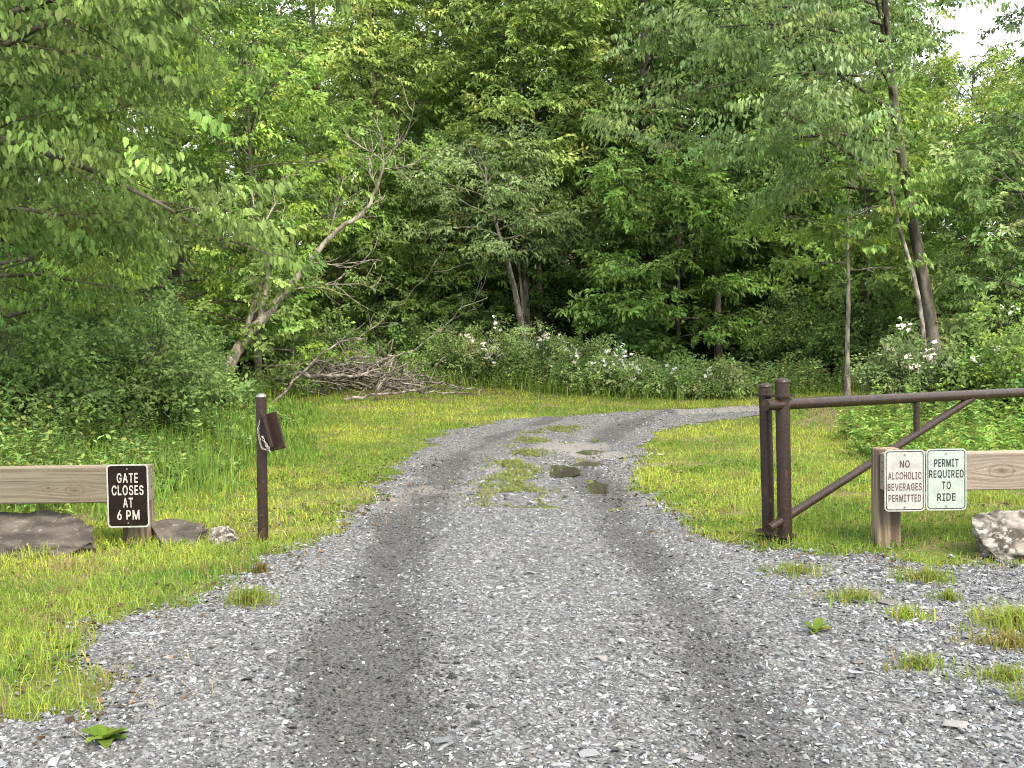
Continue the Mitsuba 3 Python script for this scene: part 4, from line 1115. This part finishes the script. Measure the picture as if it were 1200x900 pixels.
make_sign('dark brown sign reading GATE CLOSES AT 6 PM on the left rail', -2.785, 7.975, 0.379, 0.302, 0.458,
          [('GATE', 0.215, 0.145, 0.50), ('CLOSES', 0.41, 0.145, 0.76), ('AT', 0.605, 0.145, 0.235), ('6 PM', 0.80, 0.145, 0.535)], 'sign_white', 'sign_dark', 'letter_white', None)
make_sign('white sign reading NO ALCOHOLIC BEVERAGES PERMITTED in maroon on the right rail', 2.625, 7.415, 0.475, 0.272, 0.415,
          [('NO', 0.23, 0.112, 0.245), ('ALCOHOLIC', 0.42, 0.112, 0.82), ('BEVERAGES', 0.602, 0.112, 0.84), ('PERMITTED', 0.785, 0.112, 0.80)], 'sign_white', None, 'letter_maroon', 'letter_green')
make_sign('pale white sign reading PERMIT REQUIRED TO RIDE on the right rail', 2.904, 7.415, 0.478, 0.272, 0.415,
          [('PERMIT', 0.228, 0.118, 0.60), ('REQUIRED', 0.407, 0.118, 0.855), ('TO', 0.593, 0.118, 0.22), ('RIDE', 0.784, 0.118, 0.455)], 'sign_tint', None, 'letter_green', 'letter_green')


# ------------------------------------------------------------------ steel posts and gate
def pipe(p0, p1, r, sides=20):
    p0, p1 = np.array(p0, float), np.array(p1, float)
    return trimesh.creation.cylinder(r, segment=[p0, p1], sections=sides)


def dome(x, y, z, r):
    m = trimesh.creation.icosphere(3, 1.0)
    v = np.array(m.vertices) * np.array([r, r, r * 0.62])
    v[:, 2] = np.maximum(v[:, 2], -0.006)
    m.vertices = v + np.array([x, y, z])
    return m


gp = thing('gate_post', 'shorter brown steel post behind, carrying the gate hinge plates', 'post')
part(gp, 'pipe', pipe((1.835, 7.93, -0.3), (1.81, 7.93, 1.095), 0.045), 'gate_paint_mat', smooth=40)
part(gp + '__pipe', 'cap', dome(1.81, 7.93, 1.096, 0.047), 'gate_paint_mat', smooth=40)
for z in (1.035, 0.055):
    m = trimesh.creation.extrude_polygon(shapely.LineString([(1.815, 7.93), (1.885, 7.72)]).buffer(0.085, quad_segs=4), 0.012, engine='earcut')
    m.apply_translation([0.004 * (1 - z), 0, z])
    part(gp, 'hinge_plate', m, 'gate_paint_mat')
gt = thing('pipe_gate', 'brown steel pipe gate swung open to the right behind the white signs', 'gate')
part(gt, 'stile', pipe((1.895, 7.72, 0.0), (1.882, 7.72, 1.135), 0.050), 'gate_paint_mat', smooth=40)
part(gt + '__stile', 'cap', dome(1.882, 7.72, 1.136, 0.052), 'gate_paint_mat', smooth=40)
g = lambda t, z: (1.89 + 2.5 * t, 7.72 + 1.75 * t, z)
part(gt, 'top_rail', pipe(g(-0.06, 0.985), g(1.6, 0.925), 0.040), 'gate_paint_mat', smooth=40)
part(gt, 'brace', pipe(g(-0.05, 0.13), g(0.742, 0.93), 0.030), 'gate_paint_mat', smooth=40)
part(gt, 'strut', pipe(g(0.498, 0.685), g(0.498, 0.955), 0.024), 'gate_paint_mat', smooth=40)
part(gt, 'strut', pipe(g(1.05, 0.45), g(1.05, 0.92), 0.024), 'gate_paint_mat', smooth=40)

lp = thing('latch_post', 'thin dark brown steel post left of the drive with a lock plate and chain', 'post')
part(lp, 'pipe', pipe((-1.85, 8.1, -0.3), (-1.835, 8.1, 1.075), 0.038), 'gate_paint_mat', smooth=40)
part(lp + '__pipe', 'cap', dome(-1.835, 8.1, 1.076, 0.040), 'galvanised_mat', smooth=40)
m = chamfer_box(-0.065, 0.065, -0.008, 0.008, -0.138, 0.138, 0.004)
m.apply_transform(trimesh.transformations.rotation_matrix(math.radians(-13), [0, 1, 0]) @ trimesh.transformations.rotation_matrix(math.radians(-16), [0, 0, 1]))
m.vertices[:, 0] *= -1; m.invert()
m.vertices[:, 0] *= -1; m.invert()
m.apply_translation([-1.735, 8.03, 0.825])
pl = part(lp, 'lock_plate', m, 'gate_paint_mat')
m = chamfer_box(-0.012, 0.012, -0.07, 0.0, -0.12, 0.12, 0.004)
m.apply_transform(trimesh.transformations.rotation_matrix(math.radians(-13), [0, 1, 0]))
m.apply_translation([-1.765, 8.03, 0.83])
part(lp + '__lock_plate', 'flange', m, 'gate_paint_mat')
bracket = chamfer_box(-1.825, -1.76, 8.06, 8.12, 0.70, 0.90, 0.004)
part(lp, 'bracket', bracket, 'gate_paint_mat')
cp = smooth_path([(-1.838, 8.055, 0.90), (-1.85, 8.045, 0.83), (-1.828, 8.0, 0.755), (-1.785, 7.955, 0.70), (-1.755, 7.945, 0.705), (-1.78, 7.95, 0.75), (-1.80, 7.955, 0.79), (-1.775, 7.95, 0.735), (-1.745, 7.945, 0.69)], 34)
for k in range(33):
    d = cp[k + 1] - cp[k]
    L = np.linalg.norm(d)
    m = trimesh.creation.torus(0.0082, 0.0026, major_sections=12, minor_sections=6)
    m.apply_scale([1.35, 0.85, 1])
    m.apply_transform(trimesh.transformations.rotation_matrix(PI / 2 * (k % 2), [1, 0, 0]))
    m.apply_transform(trimesh.geometry.align_vectors([1, 0, 0], d / L))
    m.apply_translation((cp[k] + cp[k + 1]) / 2)
    part(lp + '__lock_plate', 'chain_link', m, 'galvanised_mat', smooth=True)
